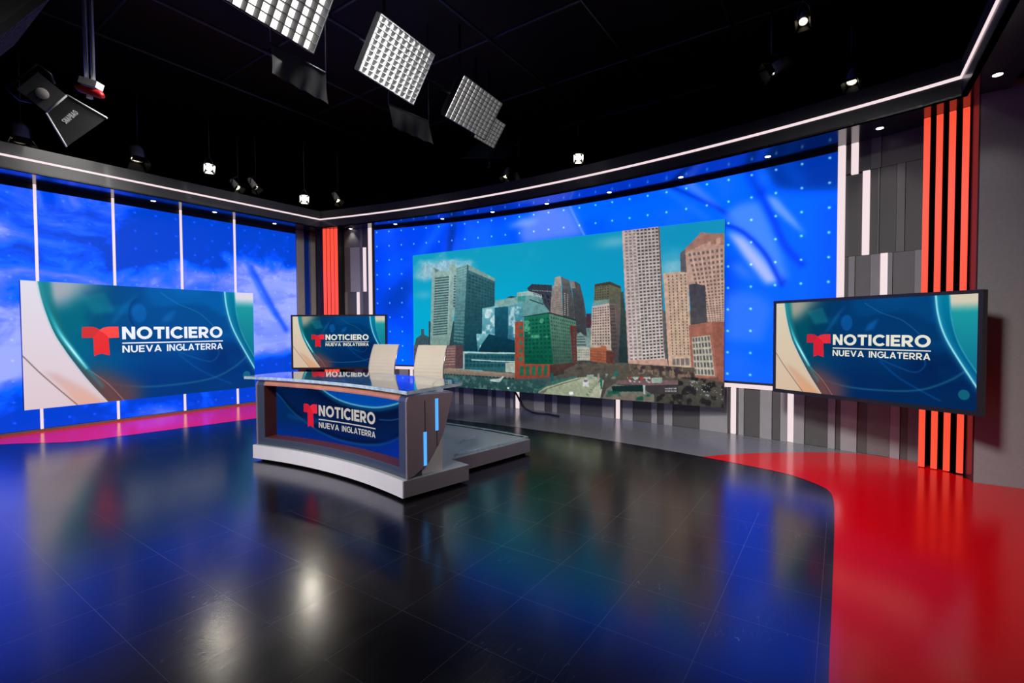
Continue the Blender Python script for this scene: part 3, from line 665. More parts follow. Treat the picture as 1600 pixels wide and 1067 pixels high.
struct(b.build('baseboard_left', mat('bronze_base_trim', (112, 92, 84), .35, metal=.4)))

M_PIC_BLUE = picture_mat('video_wall_blue', 1.0)
u0, u1, zt, zb = -4.2, 4.56, 3.585, .04
cw = Canvas(700, 290, u0, u1, zt, zb, (0, 104, 246))
v = np.clip((zt-cw.Y)/(zt-zb), 0, 1)
cw.mix(smooth(.28-v, 0, .28)*.6, (0, 62, 205))
wx, wy = fbm(290, 700, 3.0, 4, 1.2, 41)-.5, fbm(290, 700, 3.0, 4, 1.2, 42)-.5
def warp(f, k=60):
    jy = np.clip(np.arange(290)[:, None]+wy*k, 0, 289).astype(int); jx = np.clip(np.arange(700)[None, :]+wx*k*1.6, 0, 699).astype(int)
    return f[jy, jx]
n1 = warp(fbm(290, 700, 2.6, 8, 1.6, 5), 90); n2 = warp(fbm(290, 700, 5.0, 7, 1.3, 9), 70); n3 = warp(fbm(290, 700, 4.0, 6, 3.0, 21), 30)
n1 = warp(fbm(290, 700, 2.4, 8, 1.5, 5, .62), 80); n2 = warp(fbm(290, 700, 5.0, 7, 1.4, 9, .62), 60); n3 = warp(fbm(290, 700, 6.0, 6, 3.0, 21, .6), 40)
nrm = lambda q: (q-q.mean())/q.std()
d_ = nrm(nrm(n1)*1.0+nrm(n2)*.55+nrm(n3)*.35)
win = smooth(v, .10, .34)*smooth(.93-v, 0, .22)
d_ = d_+1.7*(win-.60)+.7*np.exp(-((v-.40)/.17)**2)+.25
cw.mix(.95*smooth(-d_, -.25, .9), (0, 66, 204))
cw.mix(.9*smooth(d_, -.35, .8), (66, 110, 249))
cw.mix(.9*smooth(d_, .45, 1.7), (116, 138, 252))
cw.mix(.8*smooth(d_+.3*nrm(n3), 1.3, 2.6), (172, 184, 255))
cw.mix(.45*smooth(v, .80, 1.0), (0, 58, 205))
bright = np.exp(-((cw.X-4.15)/.55)**2)*smooth(v, .22, .45)
cw.mix(.85*bright*smooth(n2, .38, .50), (120, 146, 255))
cw.line([(3.45, 2.95), (3.75, 2.3), (4.1, 1.75)], .05, (40, 110, 250), .6)
cw.line([(3.6, 2.75), (3.95, 2.1), (4.3, 1.5)], .06, (0, 66, 214), .7)
for k in range(-14, 16):
    for j in range(12):
        uu, zz = .15+.302*k, 3.487-.302*j
        if u0 < uu < u1: cw.add(.22*np.exp(-(((cw.X-uu)**2+(cw.Y-zz)**2)/.014**2)), (150, 190, 240))
def lw_surf(x, y):
    p = np.stack([AX+UX*x+UY*.004, AY+UY*x-UX*.004, y], -1)
    return p
vw = picture('video_wall', cw, lw_surf, M_PIC_BLUE, gain=1.2)
tag(vw, 'straight blue cloud video wall along the left side of the studio', 'video wall')
b = MB(); b.face([LW(4.74, -.012, 0), LW(4.906, -.012, 0), LW(4.906, -.012, SOF), LW(4.74, -.012, SOF)])
o = b.build('gloss_return', mat('blue_gloss_panel', (18, 52, 150), .15, ior=1.8)); struct(o); o.name = 'trim_3'

strip_words = ['white vertical light strip leftmost on the blue cloud wall', 'second white vertical light strip from the left on the cloud wall',
               'third white vertical light strip from the left on the cloud wall', 'white vertical light strip on the cloud wall nearest the corner']
for i, uu in enumerate((.436, 1.36, 2.338, 3.268)):
    b = MB()
    b.hexa([LW(uu-.016, .006, .035), LW(uu+.016, .006, .035), LW(uu+.016, .03, .035), LW(uu-.016, .03, .035)],
           [LW(uu-.016, .006, SOF-.005), LW(uu+.016, .006, SOF-.005), LW(uu+.016, .03, SOF-.005), LW(uu-.016, .03, SOF-.005)])
    tag(b.build('light_strip', M_WHITE_LED), strip_words[i], 'light strip', 'vertical light strips on the cloud wall')

# ------------------------------------------------------------------ curved wall: grey panels, blue video wall, light strips
b = MB()
b.block(AR, (3.66, 14.78), -.02, -.25, 0, SOF, 48)
struct(b.build('wall_center', M_JOINT))
L_, M_, D_, W_ = 'L', 'M', 'D', 'W'
row = [(5.06, 'M'), (5.3, 'L'), (5.45, 'D'), (5.72, 'L'), (5.93, 'D'), (5.975, 'W'), (6.037, 'D'), (6.12, 'L'), (6.3, 'D'), (6.6, 'L'), (6.75, 'D'), (6.93, 'M'), (7.058, 'L'), (7.153, 'D'), (7.258, 'L'), (7.486, 'D'), (7.809, 'L'), (7.898, 'D'), (7.998, 'L'),
       (8.198, 'D'), (8.307, 'L'), (8.37, 'D'), (8.417, 'W'), (8.498, 'M'), (8.811, 'L'), (9.035, 'D'), (9.186, 'L'), (9.289, 'D'), (9.545, 'L'), (9.74, 'D'),
       (10.15, 'L'), (10.363, 'D'), (10.393, 'W'), (10.461, 'D'), (10.515, 'L'), (10.694, 'D'), (11.004, 'L'), (11.1, 'D'), (11.207, 'L'), (11.344, 'D'),
       (11.755, 'L'), (12.15, 'D'), (12.186, 'W'), (12.255, 'D'), (12.295, 'L'), (12.367, 'D'), (12.573, 'L'), (12.721, 'D'), (12.825, 'L'), (12.906, 'W'),
       (12.979, 'L'), (13.105, 'D'), (13.362, 'L'), (13.441, 'D'), (13.495, 'L'), (13.662, 'D'), (13.757, 'M'), (13.975, 'L'), (14.067, 'D'), (14.131, 'M'), (14.235, '')]
MI = {'L': 0, 'M': 1, 'D': 2}
panels = MB(); strips = []
def panel(s0, s1, z0, z1, k, mb=panels):
    d1 = {'L': .022, 'M': .012, 'D': .004}[k]
    mb.block(AR, (s0+.002, s1-.002), d1, -.03, z0+.002, z1-.002, max(1, int((s1-s0)/.15)), MI[k])
ZT = .655
for (s0, k), (s1, _) in zip(row, row[1:]):
    zt_ = ZT if s0 < 13.45 else 1.34
    if k == 'W': strips.append((s0, s1, 0.0, zt_))
    else: panel(s0, s1, 0.0, zt_, k)
# upper right field, three staggered bands
B0, B1, B2 = SOF, 3.318, 2.335
for s0, s1, z0, z1, k in [(13.512, 13.565, 3.32, B0, 'D'), (13.637, 13.759, B1, B0, 'D'), (13.759, 13.857, B1, B0, 'M'), (13.857, 14.235, B1, B0, 'D'),
        (13.512, 13.681, B2, 3.30, 'D'), (13.752, 13.825, B2, B1, 'D'), (13.825, 13.847, B2, B1, 'M'), (13.847, 14.001, B2, B1, 'D'), (14.001, 14.078, B2, B1, 'M'), (14.078, 14.235, B2, B1, 'D'),
        (13.512, 13.556, 1.34, B2, 'D'), (13.556, 13.621, 1.34, B2, 'L'), (13.621, 13.77, 1.34, B2, 'M'), (13.77, 13.861, 1.34, B2, 'L'), (13.931, 13.978, 1.34, B2, 'L'), (13.978, 14.17, 1.34, B2, 'M'), (14.17, 14.235, 1.34, B2, 'L')]:
    panel(s0, s1, z0, z1, k)
strips += [(13.565, 13.637, 3.30, B0), (13.681, 13.752, B2, 3.318), (13.861, 13.931, 1.34, 2.341)]
# upper left field
for s0, s1, z0, z1, k in [(4.376, 4.772, 3.27, B0, 'D'), (4.772, 4.84, 3.27, B0, 'M'), (4.84, 4.985, 3.27, B0, 'D'), (4.376, 4.534, 2.31, 3.27, 'D'), (4.534, 4.774, 2.31, 3.27, 'L'), (4.774, 4.845, 2.31, 3.27, 'M'), (4.921, 4.985, 2.31, 3.27, 'D'),
        (4.376, 4.448, .655, 2.31, 'M'), (4.448, 4.676, .655, 2.31, 'D'), (4.752, 4.83, .655, 2.31, 'M'), (4.83, 4.985, .655, 2.31, 'D'), (4.376, 4.6, 0, .655, 'D'), (4.6, 4.8, 0, .655, 'L'), (4.8, 5.06, 0, .655, 'D')]:
    panel(s0, s1, z0, z1, k)
strips += [(4.845, 4.921, 2.31, 3.262), (4.676, 4.752, .655, 2.31)]
o = panels.build('trim_9', [M_PAN_L, M_PAN_M, M_PAN_D]); struct(o)
words = {5.975: 'short white light strip behind the right hand chair under the blue screen', 8.417: 'short white light strip low on the curved wall above the black cable', 10.393: 'short white light strip under the middle of the city screen',
         12.186: 'short white light strip beside the lower right corner of the city screen', 12.906: 'short white light strip under the left end of the right television',
         13.565: 'white light strip high on the grey wall touching the soffit', 13.681: 'white light strip halfway up the grey wall above the right television', 13.861: 'white light strip rising from behind the right television',
         4.845: 'short white light strip high on the grey panels left of the blue wall', 4.676: 'white light strip just above the small television by the corner'}
for s0, s1, z0, z1 in strips:
    b = MB(); b.block(AR, (s0+.003, s1-.003), .016, -.02, z0+.004, z1-.004, 1)
    tag(b.build('light_strip', M_WHITE_LED), words[s0], 'light strip', 'light strips between the grey panels')
b = MB(); b.block(AR, (13.437, 13.506), .03, -.02, .66, SOF-.004, 1)
tag(b.build('light_strip', M_WHITE_LED), 'tall white light strip at the right edge of the curved blue wall', 'light strip')
b = MB(); b.block(AR, (4.99, 5.062), .03, -.02, .66, SOF-.004, 1)
tag(b.build('light_strip', M_WHITE_LED), 'tall white light strip at the left edge of the curved blue wall', 'light strip')
b = MB(); b.block(AR, (5.07, 13.43), .035, -.02, .658, .712, 40)
tag(b.build('light_strip', M_WHITE_LED), 'long horizontal white light strip under the curved blue wall', 'light strip')

# curved blue video wall
s0, s1, zt, zb = 5.135, 13.43, 3.615, .745
W, H = 830, 287
cb = Canvas(W, H, s0, s1, zt, zb, (0, 92, 242))
f1 = fbm(H, W, 1.6, 4, 1.6, 3); f2 = fbm(H, W, 2.2, 4, 1.0, 14)
cb.mix(.7*smooth(f1, .50, .34), (0, 62, 205)); cb.mix(.7*smooth(f1, .50, .66), (0, 108, 255)); cb.mix(.4*smooth(f2, .55, .72), (40, 116, 255))
cb.mix(.9*smooth(cb.X, 12.0, 12.4)*smooth(cb.Y, .6, 1.4), (0, 104, 248))
cb.poly([(12.5, 3.7), (13.6, 3.7), (13.6, 3.12), (13.2, 3.2), (12.9, 3.27), (12.74, 3.33)], (0, 54, 172), alpha=1.0, soft=5)
cb.mix(.5*smooth(cb.X, 13.05, 13.43)*smooth(3.2-cb.Y, 0, .3), (0, 76, 218))
cb.poly([(12.78, 3.64), (12.9, 3.64), (13.12, 3.34), (13.0, 3.26)], (0, 80, 212), alpha=.7, soft=5)
cb.mix(.5*smooth(5.9-cb.X, 0, .8), (0, 66, 214))
cb.poly([(5.307, 1.999), (5.978, 2.614), (6.097, 2.331), (5.471, 1.818)], (0, 44, 160), alpha=.55, soft=14)
cb.poly([(5.2, 2.7), (5.6, 3.0), (5.95, 2.9), (5.5, 2.45)], (0, 104, 250), alpha=.6, soft=14)
cb.poly([(6.99, 3.60), (7.094, 3.60), (7.0, 3.0), (6.879, 3.0)], (0, 44, 166), alpha=.8, soft=4)
cb.poly([(6.72, 3.66), (6.93, 3.66), (6.35, 3.0), (6.1, 3.0)], (20, 108, 252), alpha=.65, soft=5)
cb.poly([(8.894, 3.64), (9.545, 3.6), (9.673, 3.345), (9.819, 3.08), (8.6, 3.05), (8.5, 3.3)], (104, 140, 255), alpha=.85, soft=6)
cb.line([(9.545, 3.6), (9.673, 3.345), (9.83, 3.05)], .02, (110, 160, 255), .7)
cb.poly([(8.25, 3.40), (8.6, 3.52), (8.95, 3.45), (8.7, 3.36)], (140, 176, 255), alpha=.8, soft=4)
cb.poly([(11.103, 3.66), (11.195, 3.66), (11.92, 3.05), (11.80, 3.05)], (30, 118, 255), alpha=.75, soft=3)
cb.line([(11.255, 3.66), (11.65, 3.42), (12.059, 3.14), (12.5, 2.70), (12.85, 2.1)], .035, (0, 52, 190), .75)
cb.poly([(11.432, 3.66), (11.605, 3.66), (11.884, 3.361), (12.067, 3.144), (11.747, 3.4)], (92, 140, 255), alpha=.8, soft=3)
cb.poly([(12.086, 3.095), (12.278, 3.203), (12.525, 3.201), (12.634, 2.965), (12.789, 2.564), (12.907, 2.103), (12.629, 2.175), (12.358, 2.617)], (76, 142, 255), alpha=.9, soft=4)
cb.poly([(12.35, 3.62), (12.473, 3.62), (12.62, 3.298), (12.525, 3.2), (12.426, 3.44)], (0, 52, 186), alpha=.8, soft=4)
cb.poly([(12.48, 3.60), (12.62, 3.60), (12.66, 3.45), (12.58, 3.36)], (36, 122, 255), alpha=.7, soft=5)
cb.line([(12.55, 3.3), (12.72, 2.9), (12.86, 2.55), (13.05, 2.3)], .05, (0, 62, 214), .8)
cb.poly([(12.62, 3.26), (12.761, 3.182), (12.944, 2.913), (13.11, 2.632), (12.9, 2.846), (12.716, 3.052)], (104, 158, 255), alpha=1., soft=2)
cb.poly([(12.113, 2.862), (12.344, 2.724), (12.604, 2.382), (12.793, 2.094), (12.629, 2.075), (12.359, 2.459)], (176, 192, 255), alpha=.98, soft=3)
cb.line([(12.09, 2.95), (12.34, 2.80), (12.62, 2.47), (12.82, 2.05)], .035, (0, 58, 204), .8)
cb.poly([(12.155, 2.387), (12.309, 2.385), (12.534, 2.113), (12.31, 2.2)], (70, 128, 255), alpha=.8, soft=4)
cb.poly([(12.10, 1.954), (12.297, 1.994), (12.529, 1.956), (12.72, 1.779), (12.6, 1.3), (12.1, 1.3)], (60, 124, 255), alpha=.75, soft=5)
cb.poly([(12.08, 1.3), (12.35, 1.2), (12.5, .8), (12.08, .8)], (40, 110, 250), alpha=.6, soft=10)
for k in range(0, 28):
    for j in range(10):
        ss, zz = 13.345-.302*k, 3.562-.302*j
        if s0+.02 < ss < s1: cb.add(np.exp(-(((cb.X-ss)**2+(cb.Y-zz)**2)/.0135**2)), (150, 190, 60))
def ar_surf(x, y, d=.004):
    t = x/CR
    return np.stack([CX+(CR-d)*np.sin(t), CY+(CR-d)*np.cos(t), y], -1)
vw2 = picture('video_wall', cb, ar_surf, M_PIC_BLUE, gain=1.2)
tag(vw2, 'large curved blue video wall with a dot grid behind the city screen', 'video wall')
b = MB(); b.block(AR, (5.065, 13.437), .002, -.02, .71, SOF, 40)
struct(b.build('trim_4', M_BLACK))

# ------------------------------------------------------------------ red light bars at both ends of the curved wall
def red_bars(ss, wid, d, labels, group):
    for s, lab in zip(ss, labels):
        t = thing('red_light_bar', lab, 'light bar', AR(s, 0, 0), 0, group)
        inv = Matrix.Translation(-AR(s, 0, 0))
        f = lambda a, dd, z: inv @ AR(s+a, dd, z)
        b = MB(); b.block(f, (-wid*.42, wid*.42), d-.02, 0.014, 0.0, SOF-.004, 1); b.build('fin', M_BLACK, t)
        b = MB(); b.block(f, (-wid/2, wid/2), d, d-.02, 0.012, SOF-.006, 1); b.build('lens', M_RED_LED, t)
ordr = ['outermost, nearest the grey panels', 'second from the grey panels', 'third from the grey panels', 'nearest the plain grey wall']
red_bars([14.298, 14.40, 14.50, 14.603], .05, .252, ['tall red light bar right of the right television, '+w for w in ordr], 'red light bars by the right television')
ordl = ['nearest the cloud wall', 'second from the cloud wall', 'third from the cloud wall', 'nearest the grey panels']
red_bars([4.014, 4.111, 4.207, 4.30], .07, .2, ['tall red light bar behind the small television, '+w for w in ordl], 'red light bars in the far corner')
b = MB(); b.block(AR, (14.24, 14.76), .01, -.03, 0, SOF, 4); b.block(AR, (3.84, 4.372), .01, -.03, 0, SOF, 4)
struct(b.build('trim_10', M_BLACK))
b = MB(); E = LW(5.06, 0, 0); q = AR(3.86, .06, 0); e2_ = AR(3.84, -.02, 0)
b.hexa([E+Vector((0, 0, 0)), q, e2_, AR(3.68, -.02, 0)], [E+Vector((0, 0, SOF)), q+Vector((0, 0, SOF)), e2_+Vector((0, 0, SOF)), AR(3.68, -.02, SOF)])
struct(b.build('trim_5', M_RED_LIT))

# plain grey wall at the right, its return has the bars' red put into its colour
NX, NY = UY, -UX
p0 = Vector((4.41, 4.57, 0)); p1 = p0+Vector((NX, NY, 0))*2.4; back = Vector((UX, UY, 0))
b = MB()
b.hexa([p0, p1, p1+back*.3, p0+back*.3], [p+Vector((0, 0, 3.74)) for p in (p0, p1, p1+back*.3, p0+back*.3)])
struct(b.build('wall_right', M_PYLON))
b = MB(); b.hexa([p0-Vector((NX, NY, 0))*.012, p0, p0+back*.32, p0+back*.32-Vector((NX, NY, 0))*.012], [p+Vector((0, 0, SOF)) for p in (p0-Vector((NX, NY, 0))*.012, p0, p0+back*.32, p0+back*.32-Vector((NX, NY, 0))*.012)])
struct(b.build('trim_6', M_RED_LIT))

# ------------------------------------------------------------------ overhead ring: fascia, soffit, light line, downlights
K, K2 = Vector((-4.09, 10.354, 0)), Vector((4.256, 4.606, 0))
FCX, FCY, FR_ = -10.803, -7.743, 19.342
def on_fascia(s):
    dx, dy = math.sin(s/CR), math.cos(s/CR); ox, oy = CX-FCX, CY-FCY
    bb = ox*dx+oy*dy; cc = ox*ox+oy*oy-FR_*FR_
    t = -bb+math.sqrt(bb*bb-cc)
    k = (s-sK)/(sK2-sK); t += -.045*(1-k)**2+.14*k*k                   # meets both corners
    return Vector((CX+dx*t, CY+dy*t, 0))
sK = CR*math.atan2(K.x-CX, K.y-CY); sK2 = CR*math.atan2(K2.x-CX, K2.y-CY)
inner = [K]+[on_fascia(sK+(sK2-sK)*i/36) for i in range(1, 36)]+[K2]
wing_end = K2-Vector((UX, UY, 0))*6.0
path = [LW(-5.5, OFF)]+inner+[wing_end]
z3 = lambda p, z: Vector((p.x, p.y, z))
b = MB()
outer = [LW(-5.5, 0)]+[AR(sK+(sK2-sK)*i/36, -.02) if i > 0 else LW(5.06, 0) for i in range(0, 37)]+[K2+Vector((NX, NY, 0))*.34-Vector((UX, UY, 0))*6.0]
outer[-2] = K2+Vector((NX, NY, 0))*.34+back*.16
for (p, q, pi, qi) in zip(outer, outer[1:], path, path[1:]):
    b.hexa([z3(pi, SOF), z3(qi, SOF), z3(q, SOF), z3(p, SOF)], [z3(pi, SOF+.02), z3(qi, SOF+.02), z3(q, SOF+.02), z3(p, SOF+.02)])
b.hexa([z3(outer[-2], SOF), z3(outer[-3], SOF), z3(AR(14.9, -.3), SOF), z3(p0+back*.1+Vector((NX, NY, 0))*.2, SOF)], [z3(v_, SOF+.02) for v_ in (outer[-2], outer[-3], AR(14.9, -.3), p0+back*.1+Vector((NX, NY, 0))*.2)])
struct(b.build('trim_7', M_SOFFIT))
def offset_path(ps, off):
    out = []
    for i, p in enumerate(ps):
        t0 = (p-ps[i-1]).normalized() if i else None
        t1 = (ps[i+1]-p).normalized() if i < len(ps)-1 else None
        n0 = Vector((t0.y, -t0.x, 0)) if t0 else Vector((t1.y, -t1.x, 0))
        n1 = Vector((t1.y, -t1.x, 0)) if t1 else n0
        m_ = (n0+n1); m_ = m_/(m_.length_squared/2)
        out.append(p+m_*off)
    return out
path_back = offset_path(path, -.05)
path_led = offset_path(path, .012)
b = MB()
for i in range(len(path)-1):
    q4 = (path[i], path[i+1], path_back[i+1], path_back[i])
    b.hexa([z3(p, SOF) for p in q4], [z3(p, FTOP) for p in q4])
struct(b.build('trim_8', M_FASCIA))
b = MB()
for i in range(len(path)-1):
    q4 = (path_led[i], path_led[i+1], path[i+1], path[i])
    b.hexa([z3(p, ZLED-.014) for p in q4], [z3(p, ZLED+.014) for p in q4])
tag(b.build('cornice_light_strip', M_LINE_LED), 'thin white light line running around the overhead cornice', 'light strip')

down = [(-6.0, 8.13), (-5.46, 8.92), (-4.84, 9.9), (-3.47, 10.45), (-2.4, 10.02), (-1.36, 9.56), (-.35, 9.02), (.62, 8.45), (1.57, 7.77), (2.45, 7.01), (3.27, 6.19), (4.04, 5.33), (4.21, 4.22)]
dn = ['downlight in the soffit over the second bay of the cloud wall', 'downlight in the soffit over the third bay of the cloud wall', 'downlight in the soffit over the last bay of the cloud wall',
      'downlight in the soffit above the grey panels left of the blue wall', 'leftmost downlight in the soffit over the curved blue wall', 'second downlight from the left over the curved blue wall', 'third downlight from the left over the curved blue wall',
      'fourth downlight from the left over the curved blue wall', 'fifth downlight from the left over the curved blue wall', 'sixth downlight from the left over the curved blue wall',
      'rightmost downlight in the soffit over the curved blue wall', 'downlight in the soffit above the grey panels left of the red bars', 'downlight in the soffit in front of the plain grey wall']
proto = None
for (x, y), lab in zip(down, dn):
    if proto is None:
        proto = thing('downlight', lab, 'downlight', (x, y, SOF), 0, 'soffit downlights')
        b = MB(); b.lathe([(.034, -.001), (.046, -.006), (.046, .0), (.03, .004), (.03, -.001)], 20); b.build('bezel', mat('downlight_bezel', (30, 30, 32), .4), proto)
        b = MB(); b.lathe([(.0005, -.005), (.033, -.005), (.033, -.001)], 20); b.build('lens', M_DOWN, proto)
    else: dup(proto, lab, (x, y, SOF))
    lamp('downlight_beam', 'SPOT', (x, y, SOF-.03), (x, y, 0), 7, (1, .97, .93), .03, spread=1.5)

# ------------------------------------------------------------------ news pictures
def news_canvas(w, h, white=(226, 222, 236), cream=1.0, dark=1.0):
    k = np.array((1.0, .985, .97))**(1.0/max(cream, .01)) if cream != 1.0 else np.ones(3)
    wt = np.array(white, float)
    c = Canvas(w, h, 0, 1, 0, 1, (0, 78, 148), aspect=1.76)
    X, Y = c.X, c.Y
    c.mix(smooth(.46-X, -.05, .3)*smooth(Y, 1.0, .3), (0, 104, 128))
    c.mix(smooth(X, .22, .5)*smooth(Y, .8, .15)*.9, (0, 92, 170))
    c.mix(smooth(Y, .34, .9)*smooth(X, .2, .5)*.85, (0, 50, 122))
    c.mix(smooth(Y, .76, 1.0)*smooth(X, .40, .8)*.5, (0, 56, 116))
    c.mix(.55*smooth(X, .66, .8)*smooth(Y, .95, .6)*smooth(Y, .40, .62), (0, 30, 92))
    f = fbm(h, w, 2.2, 4, 1.4, 31)
    c.mix(.3*smooth(f, .55, .72), (6, 110, 196)); c.mix(.35*smooth(f, .47, .33), (0, 48, 108))
    c.img *= dark
    # soft shapes behind the title
    c.poly([(.197, .106), (.291, .065), (.327, .226), (.246, .247)], (30, 146, 150), alpha=.34, soft=w//160)
    c.poly([(.366, .157), (.43, .034), (.334, .309), (.304, .343)], (30, 130, 200), alpha=.3, soft=w//160)
    c.mix(.36*smooth(1-np.hypot((X-.4275)/.034, (Y-.235)/.095), 0, .25), (16, 118, 214))
    c.mix(.5*np.exp(-((np.hypot((X-.425)/.040, (Y-.24)/.125)-1)/.12)**2)*smooth(.44-X, 0, .05), (0, 44, 110))
    c.poly([(.537, .251), (.59, .195), (.563, .304), (.52, .322)], (22, 124, 214), alpha=.4, soft=w//160)
    c.line([(.52, .04), (.60, .14), (.70, .22), (.78, .36)], .005, (60, 150, 214), .3)
    c.line([(.58, .58), (.68, .66), (.76, .70), (.80, .62), (.78, .52)], .007, (20, 110, 190), .35)
    c.line([(.60, .62), (.70, .78), (.86, .94)], .009, (10, 96, 180), .35)
    c.line([(.1367, .738), (.2413, .8155), (.409, .8901), (.5783, .9012), (.7657, .8678), (.8881, .7656), (.9633, .6529)], .010, (34, 116, 150), .5)
    c.mix(.5*smooth(1-np.hypot((X-.953)/.024, (Y-.868)/.05), 0, .2), (30, 150, 150))
    # warm shade and the pale swoosh at the left
    c.poly([(.2206, .68), (.301, .74), (.44, .90), (.40, 1.02), (.2878, 1.02), (.2338, .85)], (104, 66, 66), alpha=.85, soft=w//34)
    c.poly([(.20, .72), (.27, .80), (.34, 1.02), (.28, 1.02)], (120, 72, 66), alpha=.8, soft=w//70)
    c.line([(.20, .68), (.29, .84), (.36, 1.02)], .004, (190, 130, 110), .6)
    fade = c.mask([(0, -.01), (.36, -.01), (.30, .03), (.21, .08), (.13, .19), (.05, .19)]).astype(float)
    c.mix(blur(fade, w//40)*smooth(.34-X, 0, .2)*.9, wt*.80)
    edge = [(.0519, -.01), (.0662, .1631), (.0997, .3919), (.1384, .549), (.1716, .6622), (.2197, .8126), (.2878, .9983)]
    es = spline(edge, 8)
    band = [(x+.045-.02*y, y) for x, y in es]
    c.poly(es+band[::-1], (0, 126, 138), (96, 64, 64), alpha=.85, soft=w//140)
    white_poly = [(-.01, -.02)]+es+[(.29, 1.02), (-.01, 1.02)]
    c.poly(white_poly, wt, wt*np.array((.98, .90, .88)), soft=max(1, w//400))
    c.poly([(.061, .6985), (.1164, .74), (.20, .86), (.2878, 1.01), (.1757, 1.01), (.1354, .88)], wt*np.array((.93, .82, .80)), wt*np.array((1.0, .78, .66)), soft=w//110)
    c.line([(-.02, .545), (.0022, .5868), (.0512, .7128), (.1154, .8613), (.1757, .9962)], .0045, (116, 96, 92), .9)
    c.line(edge, .0035, (224, 236, 240), .8)
    c.mix(.8*np.exp(-(c.line_d(spline([(.058, -.01), (.082, .1925), (.1196, .3919), (.1656, .5504), (.2134, .6983), (.27, .86)]))/.016)**2)*(.25+.75*np.exp(-((Y-.48)/.24)**2)), (30, 170, 190))
    st = c.line_d(spline([(.082, .1925), (.1196, .3919), (.1656, .5504), (.2134, .6983)]))
    c.mix(.9*np.exp(-(st/.013)**2)*np.exp(-((Y-.54)/.20)**2), (70, 210, 226))
    c.mix(np.exp(-(st/.007)**2)*np.exp(-((Y-.56)/.13)**2), (200, 248, 252))
    # teal swoosh at the right
    c.poly([(.8375, -.01), (1.02, -.01), (1.02, .86), (.9095, .4916), (.8678, .3157), (.8455, .1431)], (0, 128, 158), (0, 72, 122), alpha=.9, soft=1)
    c.poly([(.8911, -.01), (1.02, -.01), (1.02, .75), (.9363, .4527), (.9014, .2174)], (34, 168, 166), (10, 110, 140), alpha=.9, soft=1)
    m = blur(c.mask([(.8911, -.02), (1.02, -.02), (1.02, .75), (.9363, .4527), (.9014, .2174)]).astype(float), 1)
    c.mix(m*smooth(.17-Y, 0, .12), wt*.98)
    c.mix(.5*np.exp(-(c.line_d(spline([(.84, -.01), (.848, .1431), (.87, .3157), (.912, .4916), (1.01, .81)]))/.03)**2), (30, 150, 190))
    c.line([(.8375, -.01), (.8455, .1431), (.8678, .3157), (.9095, .4916), (1.01, .83)], .0075, (160, 238, 244), .95)
    c.line([(.8911, -.01), (.9014, .2174), (.9363, .4527), (1.01, .71)], .006, (60, 170, 190), .7)
    return c

EM1 = [(.2012, .3606), (.2196, .3563), (.2382, .3569), (.2551, .3661), (.2664, .3813), (.2529, .4084), (.2458, .4481), (.1993, .448)]
EM2 = [(.2521, .4152), (.2614, .3898), (.278, .3659), (.2994, .3555), (.3388, .3543), (.3405, .45), (.2987, .4526), (.2754, .4547), (.2506, .4541)]
EM3 = [(.2413, .4463), (.2459, .4337), (.2521, .4127), (.2614, .3898), (.2758, .4001), (.2911, .4258), (.2994, .4535), (.3023, .6028), (.2879, .5941), (.2706, .5827), (.2553, .5919), (.2427, .603)]
M_EM = [mat('emblem_red_'+n, (20, 2, 2), .5, emit=c, power=1.0, vary=.01) for n, c in (('deep', (206, 16, 26)), ('light', (252, 58, 54)), ('mid', (230, 12, 24)))]
M_EMD = [mat('emblem_dim_red_'+n, (20, 2, 2), .5, emit=c, power=1.0, vary=.01) for n, c in (('deep', (196, 16, 34)), ('light', (222, 34, 48)), ('mid', (210, 12, 32)))]
M_TXT = mat('lettering_white', (40, 40, 40), .5, emit=(232, 238, 250), power=1.0, vary=.01)
M_TXT_TV = mat('lettering_cream', (40, 40, 40), .5, emit=(226, 224, 206), power=1.0, vary=.01)
M_TXT_DK = mat('lettering_grey', (40, 40, 40), .5, emit=(186, 180, 172), power=1.0, vary=.01)

def title(f, parent, mtxt, mem):
    """emblem and three lines of the news title, f(x, y, lift) in fractions of the picture"""
    g = lambda k: (lambda x, y: f(x, y, k))
    b = MB()
    for i, e in enumerate((EM1, EM2, EM3)):
        b.face([f(x, y, .0015+.0008*i) for x, y in e], i)
    o = b.build('emblem', mem, parent); o['label'] = 'red T shaped emblem'
    lettering('headline_lettering', 'NOTICIERO', g(.002), .3532, .8208, .3562, .4655, mtxt, parent, .24)
    b = MB()
    for i in range(12):
        xa, xb = .3527+(.8222-.3527)*i/12, .3527+(.8222-.3527)*(i+1)/12
        b.face([f(xa, .4945, .002), f(xb, .4945, .002), f(xb, .5048, .002), f(xa, .5048, .002)])
    b.build('rule_line', mtxt, parent)
    lettering('subtitle_lettering', 'NUEVA', g(.002), .3525, .5195, .5208, .5822, mtxt, parent, .2, .13)
    lettering('subtitle_lettering', 'INGLATERRA', g(.002), .5435, .8206, .5208, .5822, mtxt, parent, .2, .13)

M_PIC = picture_mat('screen_picture', 1.0, .3)
M_PIC_TV = picture_mat('television_picture', 1.0, .22)
M_BEZEL = mat('television_bezel', (34, 34, 40), .35, vary=.05)
M_SCREEN_EDGE = mat('screen_edge', (30, 32, 40), .4)
M_STEEL = mat('dark_steel', (60, 62, 66), .35, metal=.8)

